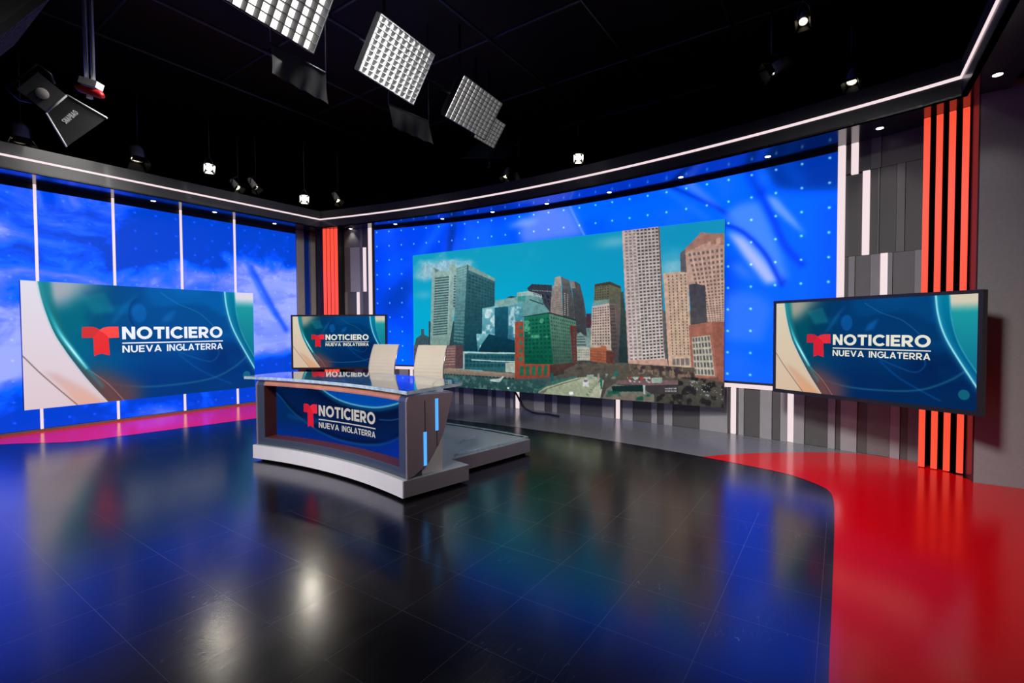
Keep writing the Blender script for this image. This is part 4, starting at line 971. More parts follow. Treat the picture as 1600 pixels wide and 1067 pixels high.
# wide picture screen in front of the cloud wall
t = thing('wall_screen', 'wide frameless news screen with a white swoosh hanging before the cloud wall', 'screen', LW(.22, .2, 0))
SW, SZ0, SZ1 = 3.29, .36, 2.225
def wl(x, y, z): return Vector((UX*x+UY*y, UY*x-UX*y, z))            # local: along, into the room, up
b = MB(); b.hexa([wl(0, 0, SZ0), wl(SW, 0, SZ0), wl(SW, -.07, SZ0), wl(0, -.07, SZ0)], [wl(0, 0, SZ1), wl(SW, 0, SZ1), wl(SW, -.07, SZ1), wl(0, -.07, SZ1)])
b.build('casing', M_SCREEN_EDGE, t)
cn = news_canvas(640, 363)
sc = picture('screen', cn, lambda x, y: np.stack([UX*x*SW+UY*.003, UY*x*SW-UX*.003, SZ1-y*(SZ1-SZ0)], -1), M_PIC, t)
title(lambda x, y, k: wl(x*SW, .003+k, SZ1-y*(SZ1-SZ0)), sc, M_TXT, M_EM)
for x in (.7, 2.6):
    b = MB(); b.hexa([wl(x, -.07, .9), wl(x+.1, -.07, .9), wl(x+.1, -.194, .9), wl(x, -.194, .9)], [wl(x, -.07, 1.8), wl(x+.1, -.07, 1.8), wl(x+.1, -.194, 1.8), wl(x, -.194, 1.8)])
    b.build('wall_bracket', M_STEEL, t)

# two televisions on wall arms
TW, TH, TB = 1.954, 1.12, .034
tv_canvas = news_canvas(600, 341, white=(216, 206, 182), dark=.72)
tv_mesh = None
def television(label, loc, xdir, z0, arm, arm_x=.9):
    global tv_mesh
    t = thing('television', label, 'television', (loc[0], loc[1], z0), math.atan2(xdir[1], xdir[0]), 'televisions on wall arms')
    b = MB()
    b.box((TW/2, .05, TH/2), (TW, .075, TH))
    for c, d in (((TB/2, .005, TH/2), (TB, .02, TH)), ((TW-TB/2, .005, TH/2), (TB, .02, TH)), ((TW/2, .005, TH-TB/2), (TW-2*TB, .02, TB)), ((TW/2, .005, TB*.6), (TW-2*TB, .02, TB*1.2))): b.box(c, d)
    b.build('casing', M_BEZEL, t)
    w_, h_ = TW-2*TB, TH-2.2*TB
    if tv_mesh is None:
        s = picture('screen', tv_canvas, lambda x, y: np.stack([TB+x*w_, np.full_like(x, .006), 1.2*TB+(1-y)*h_], -1), M_PIC_TV, t)
        tv_mesh = s.data
    else: s = link('screen', tv_mesh, t)
    title(lambda x, y, k: Vector((TB+x*w_, .006-k, 1.2*TB+(1-y)*h_)), s, M_TXT_TV, M_EMD)
    b = MB(); b.box((arm_x, .11, TH/2), (.5, .05, .45)); b.box((arm_x, .11+arm/2, TH/2), (.12, arm, .12))
    b.build('wall_arm', M_STEEL, t)
    return t
television('large black framed television in front of the red bars at the right', (3.235, 5.955), (.89, -1.74), .70, .38, .75)
television('black framed television behind the desk in the far corner', (-4.52, 9.85), (1, .005), .68, .45, .9)

# city picture screen
CL, CRt = Vector((-2.0, 9.79, 0)), Vector((2.93, 6.64, 0))
cd_ = (CRt-CL); CWD = cd_.length; cd_.normalize(); cn_ = Vector((cd_.y, -cd_.x, 0))
if cn_.dot(Vector((0, -1, 0))) < 0: cn_ = -cn_
CZ0, CZ1 = .383, 2.985
t = thing('city_screen', 'huge frameless screen showing a harbour city skyline before the curved wall', 'screen', CL)
b = MB(); P4 = [Vector((0, 0, 0)), cd_*CWD, cd_*CWD-cn_*.05, -cn_*.05]
b.hexa([p+Vector((0, 0, CZ0)) for p in P4], [p+Vector((0, 0, CZ1)) for p in P4]); b.build('casing', M_SCREEN_EDGE, t)
for x in (1.2, 3.0, 4.7):
    b = MB(); q4 = [cd_*x-cn_*.05, cd_*(x+.15)-cn_*.05, cd_*(x+.15)-cn_*.26, cd_*x-cn_*.26]
    b.hexa([p+Vector((0, 0, .9)) for p in q4], [p+Vector((0, 0, 2.5)) for p in q4]); b.build('wall_bracket', M_STEEL, t)
CW_, CH_ = 1000, 444
cc = Canvas(CW_, CH_, 0, 1, 0, 1, (0, 176, 218), aspect=2.25)
v = cc.Y
cc.mix(smooth(v, .55, .0)*.9, (18, 160, 196))
cc.mix(smooth(cc.X, .3, 1.0)*.65, (0, 142, 194))
f = fbm(CH_, CW_, 5.0, 5, 1.6, 77)
cl = np.exp(-((cc.X-.20)/.24)**2-((v-.10)/.13)**2)
cc.mix(smooth(f*(.55+.75*cl), .50, .78)*smooth(cl, .10, .5), (150, 196, 214))
for (x, y, rx, ry, k) in ((.44, .10, .04, .05, .6), (.34, .20, .06, .05, .5), (.05, .31, .04, .03, .4), (.73, .06, .05, .035, .55), (.88, .24, .04, .09, .8), (.72, .40, .05, .05, .6), (.92, .02, .08, .02, .35)):
    cc.mix(k*np.exp(-((cc.X-x)/rx)**2-((v-y)/ry)**2)*smooth(f, .35, .6), (150, 196, 214))
for n_, op in enumerate(SKYLINE):
    if op[0] == 'P': cc.poly(op[1], op[2], op[3] if len(op) > 3 else None)
    elif op[0] == 'W': cc.windows(*op[1:7], jit=op[7])
    elif op[0] == 'N': cc.mottle(op[1], op[2], op[3], op[4], 200+n_)
g_ = fbm(CH_, CW_, 60, 3, 1.0, 5)
bld = smooth(np.abs(cc.img-np.array((0, 168, 210))).sum(-1), 90, 160)
cc.img *= (1+(g_-.5)*.30*bld)[..., None]
def city(x, y):
    return np.stack([cd_.x*x*CWD+cn_.x*.003, cd_.y*x*CWD+cn_.y*.003, CZ1-y*(CZ1-CZ0)], -1)
picture('screen', cc, city, picture_mat('city_picture', .92, .35), t)

# black cable hanging under the city screen
pts = spline([tuple(AR(8.50, .24, .40)), tuple(AR(8.515, .10, .24)), tuple(AR(8.56, .07, .13)), tuple(AR(8.64, .10, .05)), (.36, 8.42, .022), (.58, 8.27, .02), (.78, 8.05, .02)], 6)
b = MB(); b.tube(pts, .018, 8)
tag(b.build('power_cable', mat('black_rubber', (14, 14, 15), .5)), 'thick black cable hanging below the city screen onto the floor', 'cable')

# ------------------------------------------------------------------ news desk platform
M_WHITE_LAM = mat('white_laminate', (226, 222, 226), .4, vary=.02)
M_SKIRT = mat('shaded_laminate', (122, 114, 118), .4, vary=.04)  # platform sides: the weaker light on them is put into the colour
M_DECK = mat('grey_deck', (156, 162, 162), .45, vary=.06, scale=30, bump=.1)
M_ACRYL = mat('clear_acrylic', (225, 238, 240), .06, vary=.01, trans=.75, ior=1.49)
RZ = .178
rt = thing('platform', 'low curved platform with a white front under the news desk', 'platform', DK(0, .7, 0))
I_ = Matrix.Translation(-DK(0, .7, 0))
F = lambda a, d, z: I_ @ DK(a, d, z)
HA, HB = 1.232, .99
ang = lambda a, d: a                                                   # a runs with the angle, so the ends are radial
b = MB(); b.block(F, (-HA, HA), 0, .012, .028, RZ, 24); b.build('front_panel', M_WHITE_LAM, rt)
b = MB(); b.block(F, (-HA, HA), .012, .735, .028, RZ-.006, 24); b.block(F, (-HB, HB), .735, 1.94, .028, RZ-.006, 20); b.build('skirt', M_SKIRT, rt)
b = MB(); b.block(F, (-HA+.001, HA-.001), .012, .735, RZ-.006, RZ, 24); b.block(F, (-HB+.001, HB-.001), .735, 1.939, RZ-.006, RZ, 20); b.build('deck', M_DECK, rt)
b = MB(); b.block(F, (-HA+.07, HA-.07), .06, .68, .004, .028, 20); b.block(F, (-HB+.06, HB-.06), .8, 1.88, .004, .028, 16); b.build('plinth', M_BLACK, rt)
for (a0, d0, a1, d1) in [(-.965, .80, -.975, 1.92), (-.975, 1.92, .95, 1.92), (.975, .80, .975, 1.92)]:
    b = MB(); n = 14; P = [(a0+(a1-a0)*i/n, d0+(d1-d0)*i/n) for i in range(n+1)]
    b.tube([F(a, d, RZ+.028) for a, d in P], .008, 8)
    for a, d in P[::4]: b.tube([F(a, d, RZ), F(a, d, RZ+.028)], .006, 8)
    b.build('edge_rail', M_ACRYL, rt)
b = MB(); b.tube([F(-.626, 1.245, RZ+.03), F(-.61, 1.53, RZ+.03)], .008, 8)
for q in ((-.626, 1.245), (-.61, 1.53)): b.tube([F(*q, RZ), F(*q, RZ+.03)], .007, 8)
b.build('chair_stop', M_ACRYL, rt)
for a, d in ((-1.15, .68), (-.93, 1.90), (.93, 1.9), (1.15, .68)):
    b = MB(); b.lathe([(.001, 0), (.03, 0), (.03, .02), (.012, .024), (.012, .03)], 14, M=Matrix.Translation(F(a, d, 0))); b.build('levelling_foot', M_STEEL, rt)

# ------------------------------------------------------------------ news desk
M_GUN = mat('gunmetal_frame', (88, 98, 102), .32, metal=.5, vary=.04)
M_WOOD = mat('copper_wood', (186, 122, 84), .35, vary=.18, scale=5, coat=.3)
M_SAIL = mat('taupe_side_panel', (138, 122, 128), .36, vary=.03, metal=.15)
M_CREAM = mat('cream_pedestal', (206, 200, 192), .4, vary=.02)
M_GLASS = mat('clear_glass_top', (222, 238, 246), .02, vary=.01, trans=1.0, ior=1.5)
M_BLUE_LED = mat('blue_light_inlay', (8, 20, 40), .4, emit=(84, 172, 255), power=1.1, vary=.01)
dt = thing('news_desk', 'curved news desk with a glass top and a lit blue front', 'desk', DK(0, .3, RZ))
I_ = Matrix.Translation(-DK(0, .3, RZ))
G = lambda a, d, z: I_ @ DK(a, d, z)
FA, FI, F0, F1 = 1.205, 1.10, .05, .22
ZB0, ZB1, ZT0, ZT1 = RZ, .262, .862, .915
b = MB()
b.block(G, (-FI, FI), F0, F1, ZB0, ZB1, 20)
for sgn in (-1, 1):
    prof = [(F0, ZB0), (F1, ZB0), (F1, ZT1), (F0+.05, ZT1), (F0+.028, ZT1-.006), (F0+.01, ZT1-.022), (F0, ZT1-.05)]
    pa, pb = [G(sgn*FI, d, z) for d, z in prof], [G(sgn*FA, d, z) for d, z in prof]
    b.face(pa); b.face(pb)
    for i in range(len(prof)):
        j = (i+1) % len(prof); b.face([pa[i], pa[j], pb[j], pb[i]])
b.build('frame', M_GUN, dt, bevel=.003)
b = MB(); n = 24
prof = [(F0+.004, ZT0), (F1, ZT0), (F1, ZT1), (F0+.05, ZT1), (F0+.03, ZT1-.006), (F0+.012, ZT1-.02), (F0+.004, ZT1-.04)]
rows = [[G(-FI+2*FI*i/n, d, z) for d, z in prof] for i in range(n+1)]
b.grid(rows, 0, False, True)
b.build('top_rail', M_WOOD, dt)
b = MB()
b.block(G, (-FI, FI), F0+.012, F1, ZB1, ZB1+.003, 20)
for sgn in (-1, 1): b.block(G, (sgn*FI, sgn*(FI-.003)), F0+.006, F1, ZB1, ZT0, 1)
b.build('recess_lining', mat('dark_wood_lining', (92, 46, 34), .4, vary=.15, scale=5), dt)
# lit picture inside the recess
cf = Canvas(640, 176, FI, -FI, ZT0, ZB1, (2, 34, 88))
X, Z = cf.X, cf.Y
cf.mix(smooth(Z, .55, .80)*smooth(X, .6, -.2)*.0, (0, 60, 150))
cf.mix(smooth(X, .2, .9)*.5, (0, 44, 100)); cf.mix(smooth(.48-Z, 0, .2)*.75, (0, 40, 130))
arc_l = [(.62, .98), (.45, .88), (.337, .825), (.233, .781), (.083, .738), (-.092, .714), (-.304, .706), (-.506, .716), (-.707, .754), (-.892, .808), (-1.1, .90)]
cf.poly(spline(arc_l)+[(-1.2, 1.0), (.7, 1.0)], (0, 74, 168), (0, 62, 150), alpha=.95)
arc_d = [(1.12, .80), (1.029, .74), (.907, .63), (.783, .547), (.658, .487), (.498, .417), (.35, .375), (.118, .338), (-.135, .332), (-.388, .351), (-.641, .405), (-.892, .513), (-1.1, .66)]
inner_ = cf.mask(spline(arc_d)+[(-1.2, .7)]+spline(arc_l)[::-1]+[(1.12, 1.0)])
cf.mix(blur(inner_.astype(float), 2)*(.45+.5*np.exp(-(cf.line_d(spline(arc_l))/.13)**2)), (0, 12, 40))
cf.line(arc_d, .022, (0, 16, 48), .85); cf.line([(x, z-.03) for x, z in arc_d], .012, (14, 92, 140), .45)
cf.line(arc_l, .010, (110, 200, 226), .9); cf.line([(x, z-.022) for x, z in arc_l], .022, (8, 90, 140), .55)
cf.line([(-.55, .60), (-.75, .62), (-.95, .68), (-1.1, .74)], .006, (26, 86, 140), .7)
cf.line([(.9, .50), (.6, .47), (.3, .50)], .03, (6, 66, 124), .5)
cf.mix(smooth(X, -.45, -.95)*smooth(.50-Z, 0, .12)*.7, (0, 40, 150))
cf.img *= 1-.25*np.exp(-((X-.12)/.004)**2)[..., None]
def desk_surf(x, z, d=F1-.006):
    t_ = x/DR; o_ = DK(0, .3, RZ)
    r_ = DR+d
    return np.stack([DC.x+(E1.x*np.sin(t_)+E2.x*np.cos(t_))*r_-o_.x, DC.y+(E1.y*np.sin(t_)+E2.y*np.cos(t_))*r_-o_.y, z-o_.z], -1)
fp = picture('front_screen', cf, desk_surf, picture_mat('desk_picture', 1.0, .3), dt)
def on_desk(x, y, k):                                                  # the same title, fitted to the desk front
    a = .424-(x-.3532)*(.424+.486)/(.8208-.3532) if x >= .345 else .446+(.3405-x)*(.665-.446)/(.3405-.1993)
    z = .661-(y-.3562)*(.661-.541)/(.4655-.3562) if y < .48 else (.507-(y-.4945)*.012/.0103 if y < .51 else .470-(y-.5208)*.062/.0614)
    if x < .345: z = .664-(y-.3543)*(.664-.398)/(.603-.3543)
    return G(a, F1-.007-k*1.5, z)
title(on_desk, fp, M_TXT_DK, M_EMD)
# body, side panels with light inlays
b = MB(); b.block(G, (-FA+.03, FA-.03), F1, F0+.415, RZ, .89, 20); b.build('pedestal', M_CREAM, dt)
b = MB(); b.block(G, (-FA+.02, FA-.02), F0+.05, F0+.50, .89, .912, 20); b.build('inner_top', mat('slate_top', (120, 132, 156), .25, vary=.04), dt)
sail = [(0, RZ+.001), (.075, .203), (.138, .236), (.2, .28), (.262, .347), (.321, .427), (.36, .48), (.389, .533), (.425, .625), (.459, .742), (.482, .82), (.5, .889), (.505, .905), (.05, .914), (.028, .908), (.010, .892), (0, .862)]
for sgn, nm in ((-1, 'right'), (1, 'left')):
    b = MB()
    pa, pb = [G(sgn*(FA-.001), F0+t_, z) for t_, z in sail], [G(sgn*(FA+.024), F0+t_, z) for t_, z in sail]
    b.face(pa); b.face(pb)
    for i in range(len(sail)):
        j = (i+1) % len(sail); b.face([pa[i], pa[j], pb[j], pb[i]])
    sp = b.build('side_panel', M_SAIL, dt)
    for t0, t1, z0, z1, m_, nm_ in ((.300, .333, .568, .862, M_BLUE_LED, 'light_inlay'), (.171, .204, .269, .574, M_BLUE_LED, 'light_inlay'), (.184, .190, .574, .858, M_BLACK, 'seam'), (.313, .319, .425, .568, M_BLACK, 'seam')):
        b = MB()
        lo = [G(sgn*(FA+.022), F0+t0, z0), G(sgn*(FA+.022), F0+t1, z0), G(sgn*(FA+.027), F0+t1, z0), G(sgn*(FA+.027), F0+t0, z0)]
        hi = [G(sgn*(FA+.022), F0+t0, z1), G(sgn*(FA+.022), F0+t1, z1), G(sgn*(FA+.027), F0+t1, z1), G(sgn*(FA+.027), F0+t0, z1)]
        b.hexa(lo, hi); o = b.build(nm_, m_, sp)
        if nm_ == 'light_inlay': o['label'] = 'glowing blue light inlay'
# glass top on stand-offs
GL = lambda x, y: Vector((-.95, 4.13, 0))+E1*x+E2*y
front = [(1.23+(DR+.045)*math.sin(a/DR), (DR+.045)*math.cos(a/DR)-5.75) for a in np.linspace(-1.245, 1.40, 22)]
outl = front+[(2.71, .34), (2.72, .52), (2.66, .66)]+spline([(2.60, .71), (2.15, .93), (1.7, 1.04), (1.23, 1.07), (.75, 1.02), (.29, .96)], 4)+[(.12, .92), (.045, .86), (.015, .78)]
Mi = Matrix.Translation(-DK(0, .3, RZ))
b = MB(); b.prism([Mi @ (GL(x, y)+Vector((0, 0, .927))) for x, y in outl], (0, 0, .033))
gt_ = b.build('glass_top', M_GLASS, dt)
b = MB(); P_ = [Mi @ (GL(x, y)+Vector((0, 0, .928))) for x, y in outl]; n_ = len(P_); cen = sum(P_, Vector())/n_
for i in range(n_):
    p_, q_ = P_[i], P_[(i+1) % n_]; dz = Vector((0, 0, .031)); s_ = lambda w_: w_+Vector(((w_-cen).x, (w_-cen).y, 0)).normalized()*.0015
    b.face([s_(p_), s_(q_), s_(q_)+dz, s_(p_)+dz])
b.build('bright_edge', mat('glass_edge_glints', (206, 228, 246), .14, vary=.3, scale=16, trans=.25, ior=1.5, coat=.6), gt_)  # pale mottled colour stands in for light refracted in the glass edge
for a in (-1.05, -.35, .35, 1.05):
    for d in (.14, .47):
        b = MB(); b.lathe([(.001, .912), (.02, .912), (.02, .927), (.001, .927)], 16, M=Matrix.Translation(G(a, d, 0)-G(0, .3, 0)+Vector((0, 0, 0)))@Matrix.Translation(G(0, .3, 0)))
        b.build('stand_off', M_STEEL, dt)
# added white sheet in place of a pale patch under the glass
b = MB(); b.block(lambda a, d, z: DK(a, d, z), (.10, .42), .17, .30, .9125, .9145, 4)
tag(b.build('white_sheet', mat('sheet_white', (236, 232, 224), .7)), 'thin white sheet seen through the glass desk top', 'paper')

# ------------------------------------------------------------------ anchor chairs
M_SLING = mat('cream_leather', (226, 214, 190), .5, vary=.02, bump=.05)
M_CHROME = mat('polished_aluminium', (200, 200, 205), .15, metal=1.0)
M_CASTER = mat('black_caster', (16, 16, 17), .4)
def make_chair(label, loc, rz):
    t = thing('anchor_chair', label, 'chair', loc, rz, 'anchor chairs behind the desk')
    # back curve in the (y, z) plane: y forward
    bc = spline([(-.17, .47), (-.215, .53), (-.235, .62), (-.225, .72), (-.235, .83), (-.265, .94), (-.31, 1.05), (-.345, 1.11)], 10)
    w = .215
    b = MB(); rows = []; N = len(bc)
    for i, (y, z) in enumerate(bc):
        rib = .003*abs(math.sin(i/(N-1)*math.pi*17))
        rows.append([(x*w, y+.010*(1-x*x)*-1+rib, z) for x in (-1, -.9, -.5, 0, .5, .9, 1)])
    b.grid(rows)
    b.grid([[(p[0], p[1]-.022, p[2]) for p in r][::-1] for r in rows])
    for k in (0, -1):
        for r0 in (rows,):
            b.grid([[r[k] for r in r0], [(r[k][0], r[k][1]-.022, r[k][2]) for r in r0]])
    b.grid([rows[-1], [(p[0], p[1]-.022, p[2]) for p in rows[-1]]]); b.grid([rows[0], [(p[0], p[1]-.022, p[2]) for p in rows[0]]])
    b.build('backrest', M_SLING, t)
    sc_ = spline([(-.17, .465), (-.05, .445), (.10, .455), (.22, .47), (.275, .455), (.285, .43)], 8)
    b = MB(); rows = []
    for i, (y, z) in enumerate(sc_):
        rows.append([(x*.235, y, z+.006*abs(math.sin(i/(len(sc_)-1)*math.pi*11))) for x in (-1, -.5, 0, .5, 1)])
    b.grid(rows); b.grid([[(p[0], p[1], p[2]-.024) for p in r][::-1] for r in rows])
    for k in (0, -1): b.grid([[r[k] for r in rows], [(r[k][0], r[k][1], r[k][2]-.024) for r in rows]])
    b.grid([rows[-1], [(p[0], p[1], p[2]-.024) for p in rows[-1]]]); b.grid([rows[0], [(p[0], p[1], p[2]-.024) for p in rows[0]]])
    b.build('seat', M_SLING, t)
    for sx in (-1, 1):
        b = MB(); b.tube([(sx*(w-.004), y-.020, z) for y, z in bc[::4]], .008, 8); b.tube([(sx*.245, y, z-.012) for y, z in sc_[::3]], .010, 8)
        b.tube([(sx*(w-.004), bc[0][0]-.020, bc[0][1]), (sx*.245, sc_[0][0], sc_[0][1]-.012)], .010, 8); b.build('side_frame', M_CHROME, t)
        b = MB(); b.tube(spline([(sx*.235, -.235, .66), (sx*.285, -.12, .665), (sx*.285, .06, .655), (sx*.275, .12, .60), (sx*.255, .10, .46)], 5), .011, 8); b.build('armrest', M_CHROME, t)
    b = MB(); b.box((0, .02, .425), (.46, .05, .02)); b.tube([(0, 0, .09), (0, 0, .43)], .025, 14); b.build('column', M_CHROME, t)
    for k in range(5):
        a = math.radians(90+72*k); c_, s_ = math.cos(a), math.sin(a)
        b = MB(); b.tube([(0, 0, .10), (.15*c_, .15*s_, .09), (.29*c_, .29*s_, .065)], [.022, .018, .012], 10); lg = b.build('leg', M_CHROME, t)
        b = MB()
        for q in (-.014, .014):
            Mx = Matrix.Translation((.29*c_-s_*q, .29*s_+c_*q, .03)) @ Matrix.Rotation(a, 4, 'Z') @ Matrix.Rotation(math.pi/2, 4, 'X')
            b.lathe([(.001, -.009), (.028, -.009), (.03, 0), (.028, .009), (.001, .009)], 14, M=Mx)
        b.tube([(.29*c_, .29*s_, .03), (.29*c_, .29*s_, .066)], .008, 8)
        b.build('caster', M_CASTER, lg)
    return t
c1 = make_chair('cream high back chair nearer the small corner television', (-1.885, 6.36, RZ), math.radians(180-24))
c2 = dup(c1, 'cream high back chair in front of the city screen', (-1.165, 5.95, RZ), (0, 0, math.radians(180-22)))

# ------------------------------------------------------------------ studio lights under the ceiling
M_HOUSE = mat('black_lamp_housing', (20, 21, 23), .45, vary=.1)
M_FABRIC = mat('grey_grid_fabric', (120, 124, 128), .75, vary=.1, scale=20)
M_DIFF = mat('lit_diffuser', (240, 240, 240), .6, emit=(255, 246, 238), power=2.6, vary=.01)
M_GREYLAMP = mat('pale_lamp_body', (150, 150, 152), .5, vary=.06)
M_LENS_HOT = mat('hot_lens', (255, 250, 235), .3, emit=(255, 246, 224), power=150.0, vary=.01)
M_LENS = mat('warm_lens', (255, 250, 235), .3, emit=(255, 240, 206), power=2.0, vary=.01)
M_DOORIN = mat('barn_door', (30, 30, 29), .55, vary=.1)
M_CLOTH = mat('black_cloth', (26, 28, 32), .8, vary=.2, bump=.3)
ZPIPE, ZTOP = 5.75, 6.3
def basis(a, b):
    a = Vector(a).normalized(); b = Vector(b); b = (b-a*b.dot(a)).normalized()
    return Matrix((a, -b, a.cross(-b))).transposed()
ROW = basis((.519, .662, -.106), (-.318, .159, -.566))                # the row of panels faces down onto the desk
DEEP = basis((.538, .863, -.014), (-.307, .183, -.508))
def panel_light(label, loc, wx, wy, cells=10, rot=None, deep=.115, lit=True):
    rot = ROW if rot is None else rot
    t = thing('panel_light', label, 'studio light', loc, group='soft panel lights under the ceiling', rot=rot.to_euler())
    hx, hy = wx/2, wy/2; dp = deep*wx/.85
    b = MB(); b.box((0, 0, -dp-.05), (wx*.9, wy*.9, .09))
    for c_, d_ in (((-hx-.008, 0, -dp/2), (.008, wy+.024, dp)), ((hx+.008, 0, -dp/2), (.008, wy+.024, dp)), ((0, -hy-.008, -dp/2), (wx+.024, .008, dp)), ((0, hy+.008, -dp/2), (wx+.024, .008, dp))): b.box(c_, d_)
    b.build('housing', M_HOUSE, t)
    b = MB(); b.face([(-hx, -hy, -dp), (hx, -hy, -dp), (hx, hy, -dp), (-hx, hy, -dp)]); b.build('diffuser', M_DIFF if lit else M_FABRIC, t)
    b = MB()
    for i in range(cells+1):
        x, y = -hx+wx*i/cells, -hy+wy*i/cells
        b.box((x, 0, -dp/2+.002), (.006, wy, dp)); b.box((0, y, -dp/2+.002), (wx, .006, dp))
    b.build('egg_crate', M_FABRIC, t)
    inv = (Matrix.Translation(loc) @ rot.to_4x4()).inverted()
    bk = Vector(loc)-rot @ Vector((0, 0, .36))
    b = MB()
    b.tube([(-hx*.9, 0, -dp-.06), (-hx*.9, 0, -.36), (hx*.9, 0, -.36), (hx*.9, 0, -dp-.06)], .012, 8)
    b.build('yoke', M_STEEL, t)
    b = MB(); b.tube([inv @ bk, inv @ Vector((bk.x, bk.y, ZTOP))], .018, 8); b.build('drop_pole', M_STEEL, t)
    return t
panel_light('large bright soft panel at the top edge, nearest of the row', (-2.36, 4.9, 5.08), 1.22, .95)
panel_light('soft panel light in the middle of the overhead row', (-1.42, 6.2, 4.88), .85, .67)
panel_light('smaller soft panel light deepest in the overhead row', (-.554, 7.6, 4.912), 1.02, .62, rot=DEEP, deep=.075)
panel_light('small soft panel peeking from behind the deepest panel', (-.36, 8.5, 4.95), .6, .45, 7, rot=DEEP)
panel_light('grey gridded soft panel in the top left corner', (-3.88, 3.75, 3.70), .64, .80, 9, rot=basis((.105, .335, .539), (-.654, .379, -.108)), deep=.06, lit=False)

def spot(label, loc, aim, hot=0, r=.06, group='spotlights along the top of the set', pale=True):
    z = (Vector(aim)-Vector(loc)).normalized()
    q = z.to_track_quat('Z', 'Y')
    t = thing('spotlight', label, 'spotlight', loc, group=group, rot=q.to_euler())
    b = MB(); b.lathe([(.001, -.24), (r*.7, -.235), (r*.95, -.19), (r, -.1), (r, 0), (r*.9, 0), (r*.9, -.02)], 20); b.build('housing', M_GREYLAMP if pale else M_HOUSE, t)
    b = MB(); b.lathe([(.001, -.012), (r*.5, -.013), (r*.88, -.02)], 20)
    b.build('lens', M_LENS_HOT if hot == 2 else M_LENS, t)
    for k in range(4):
        a = k*math.pi/2; d = Vector((math.cos(a), math.sin(a), 0)); s = Vector((-math.sin(a), math.cos(a), 0)); Z = Vector((0, 0, 1))
        b = MB(); o0 = d*(r*1.02); o1 = o0+Z*r*1.3+d*r*.5
        lo = [o0-s*r*.8, o0+s*r*.8, o1+s*r*1.25, o1-s*r*1.25]; off = d*.004
        b.prism(lo, off); b.build('barn_door', M_DOORIN, t)
    inv = (Matrix.Translation(loc) @ q.to_matrix().to_4x4()).inverted()
    L0 = Vector(loc)
    b = MB(); b.tube([(-r-.02, 0, -.1), (-r-.02, 0, -.1)], .001) if False else None
    yk = [inv.inverted() @ Vector((sx*(r+.015), 0, -.1)) for sx in (-1, 1)]
    top = Vector((loc[0], loc[1], max(yk[0].z, yk[1].z)+.16))
    b.tube([(-r-.015, 0, -.1), inv @ (yk[0]*.5+top*.5+(yk[0]-L0)*.35), inv @ top, inv @ (yk[1]*.5+top*.5+(yk[1]-L0)*.35), (r+.015, 0, -.1)], .008, 8)
    b.build('yoke', M_STEEL, t)
    b = MB(); b.tube([inv @ top, inv @ Vector((top.x, top.y, ZTOP))], .014, 8); b.build('drop_pole', M_STEEL, t)
    return t
AIM = (-1.6, 5.6, 1.0); CAMAIM = (0.3, .4, .9)
spot('lit square spotlight above the third bay of the cloud wall', (-5.78, 9.3, 4.6), (-1.2, 3.0, .6), 2)
spot('paired spotlight above the last bay of the cloud wall, left one', (-5.52, 9.8, 4.36), (-1.5, 8.5, 0), 1)
spot('paired spotlight above the last bay of the cloud wall, right one', (-5.16, 9.8, 4.36), (-2.0, 9.3, 0), 1)
spot('lit spotlight just above the cornice left of the corner', (-4.44, 10.4, 4.30), (-1.0, 3.2, .5), 2)
spot('spotlight just above the cornice corner', (-3.86, 10.8, 4.36), (-1.0, 9.0, 0), 1)
spot('paired spotlight above the cornice over the city screen, left one', (-.12, 10.0, 4.62), (-1.6, 8.0, 0), 1)
spot('paired spotlight above the cornice over the city screen, right one', (.16, 10.05, 4.52), (1.6, 8.6, 0), 1)
spot('lit spotlight above the cornice over the middle of the city screen', (1.33, 9.6, 4.86), (.6, 2.6, .5), 2)
spot('spotlight tilted sideways high over the right half of the set', (3.42, 6.4, 4.86), (-1.0, 7.6, 2.6), 1, .075)
spot('small lit spotlight near the top edge on the right', (3.23, 5.4, 4.86), (.9, 2.2, .4), 1, .048)
spot('lit spotlight just above the right end of the cornice', (4.61, 6.6, 4.80), (2.9, 5.0, 0.4), 1, .065)
spot('pale spotlight above the second bay of the cloud wall', (-6.30, 8.2, 4.38), (-5.2, 7.3, 0), 1, .10)
spot('pale spotlight above the cornice at the far left', (-6.95, 6.9, 4.2), (-6.0, 6.2, 0), 1, .1)
for i, (p, a, pw) in enumerate([((-5.6, 9.0, 4.5), AIM, 30), ((-4.3, 10.1, 4.2), AIM, 30), ((1.25, 9.3, 4.75), AIM, 30)]): lamp('back_light', 'SPOT', p, a, pw, (1, .93, .82), .04, spread=.7)

# soft box with a printed hood, hanging from a clamped double pole
S0 = Vector((-4.905, 5.27, 3.95))
vv = (S0-Vector((0, 0, CAM_H))).normalized(); Rr = vv.cross(Vector((0, 0, 1))).normalized(); Uu = Rr.cross(vv)
ex, ey = (Rr*.6+Uu*.8).normalized(), (Rr*.8-Uu*.6).normalized(); ez = ex.cross(ey)
rot = Matrix((ex, ey, ez)).transposed()
t = thing('softbox_light', 'dark soft box with a lettered hood hanging at the upper left', 'studio light', S0, rot=rot.to_euler())
sg = 1 if ez.dot(-vv) > 0 else -1
M_HOOD = mat('dark_grey_hood', (28, 30, 33), .7, vary=.1)
M_PIPING = mat('pale_piping', (190, 192, 194), .6)
fr = [[(-.14, 0, -.11), (.14, 0, -.11), (.14, 0, .11), (-.14, 0, .11)], [(-.29, .30, -.24), (.22, .34, -.24), (.22, .34, .2), (-.29, .30, .2)]]
b = MB()
for i in range(4):
    j = (i+1) % 4; b.face([fr[0][i], fr[0][j], fr[1][j], fr[1][i]])
b.build('hood', M_HOOD, t)
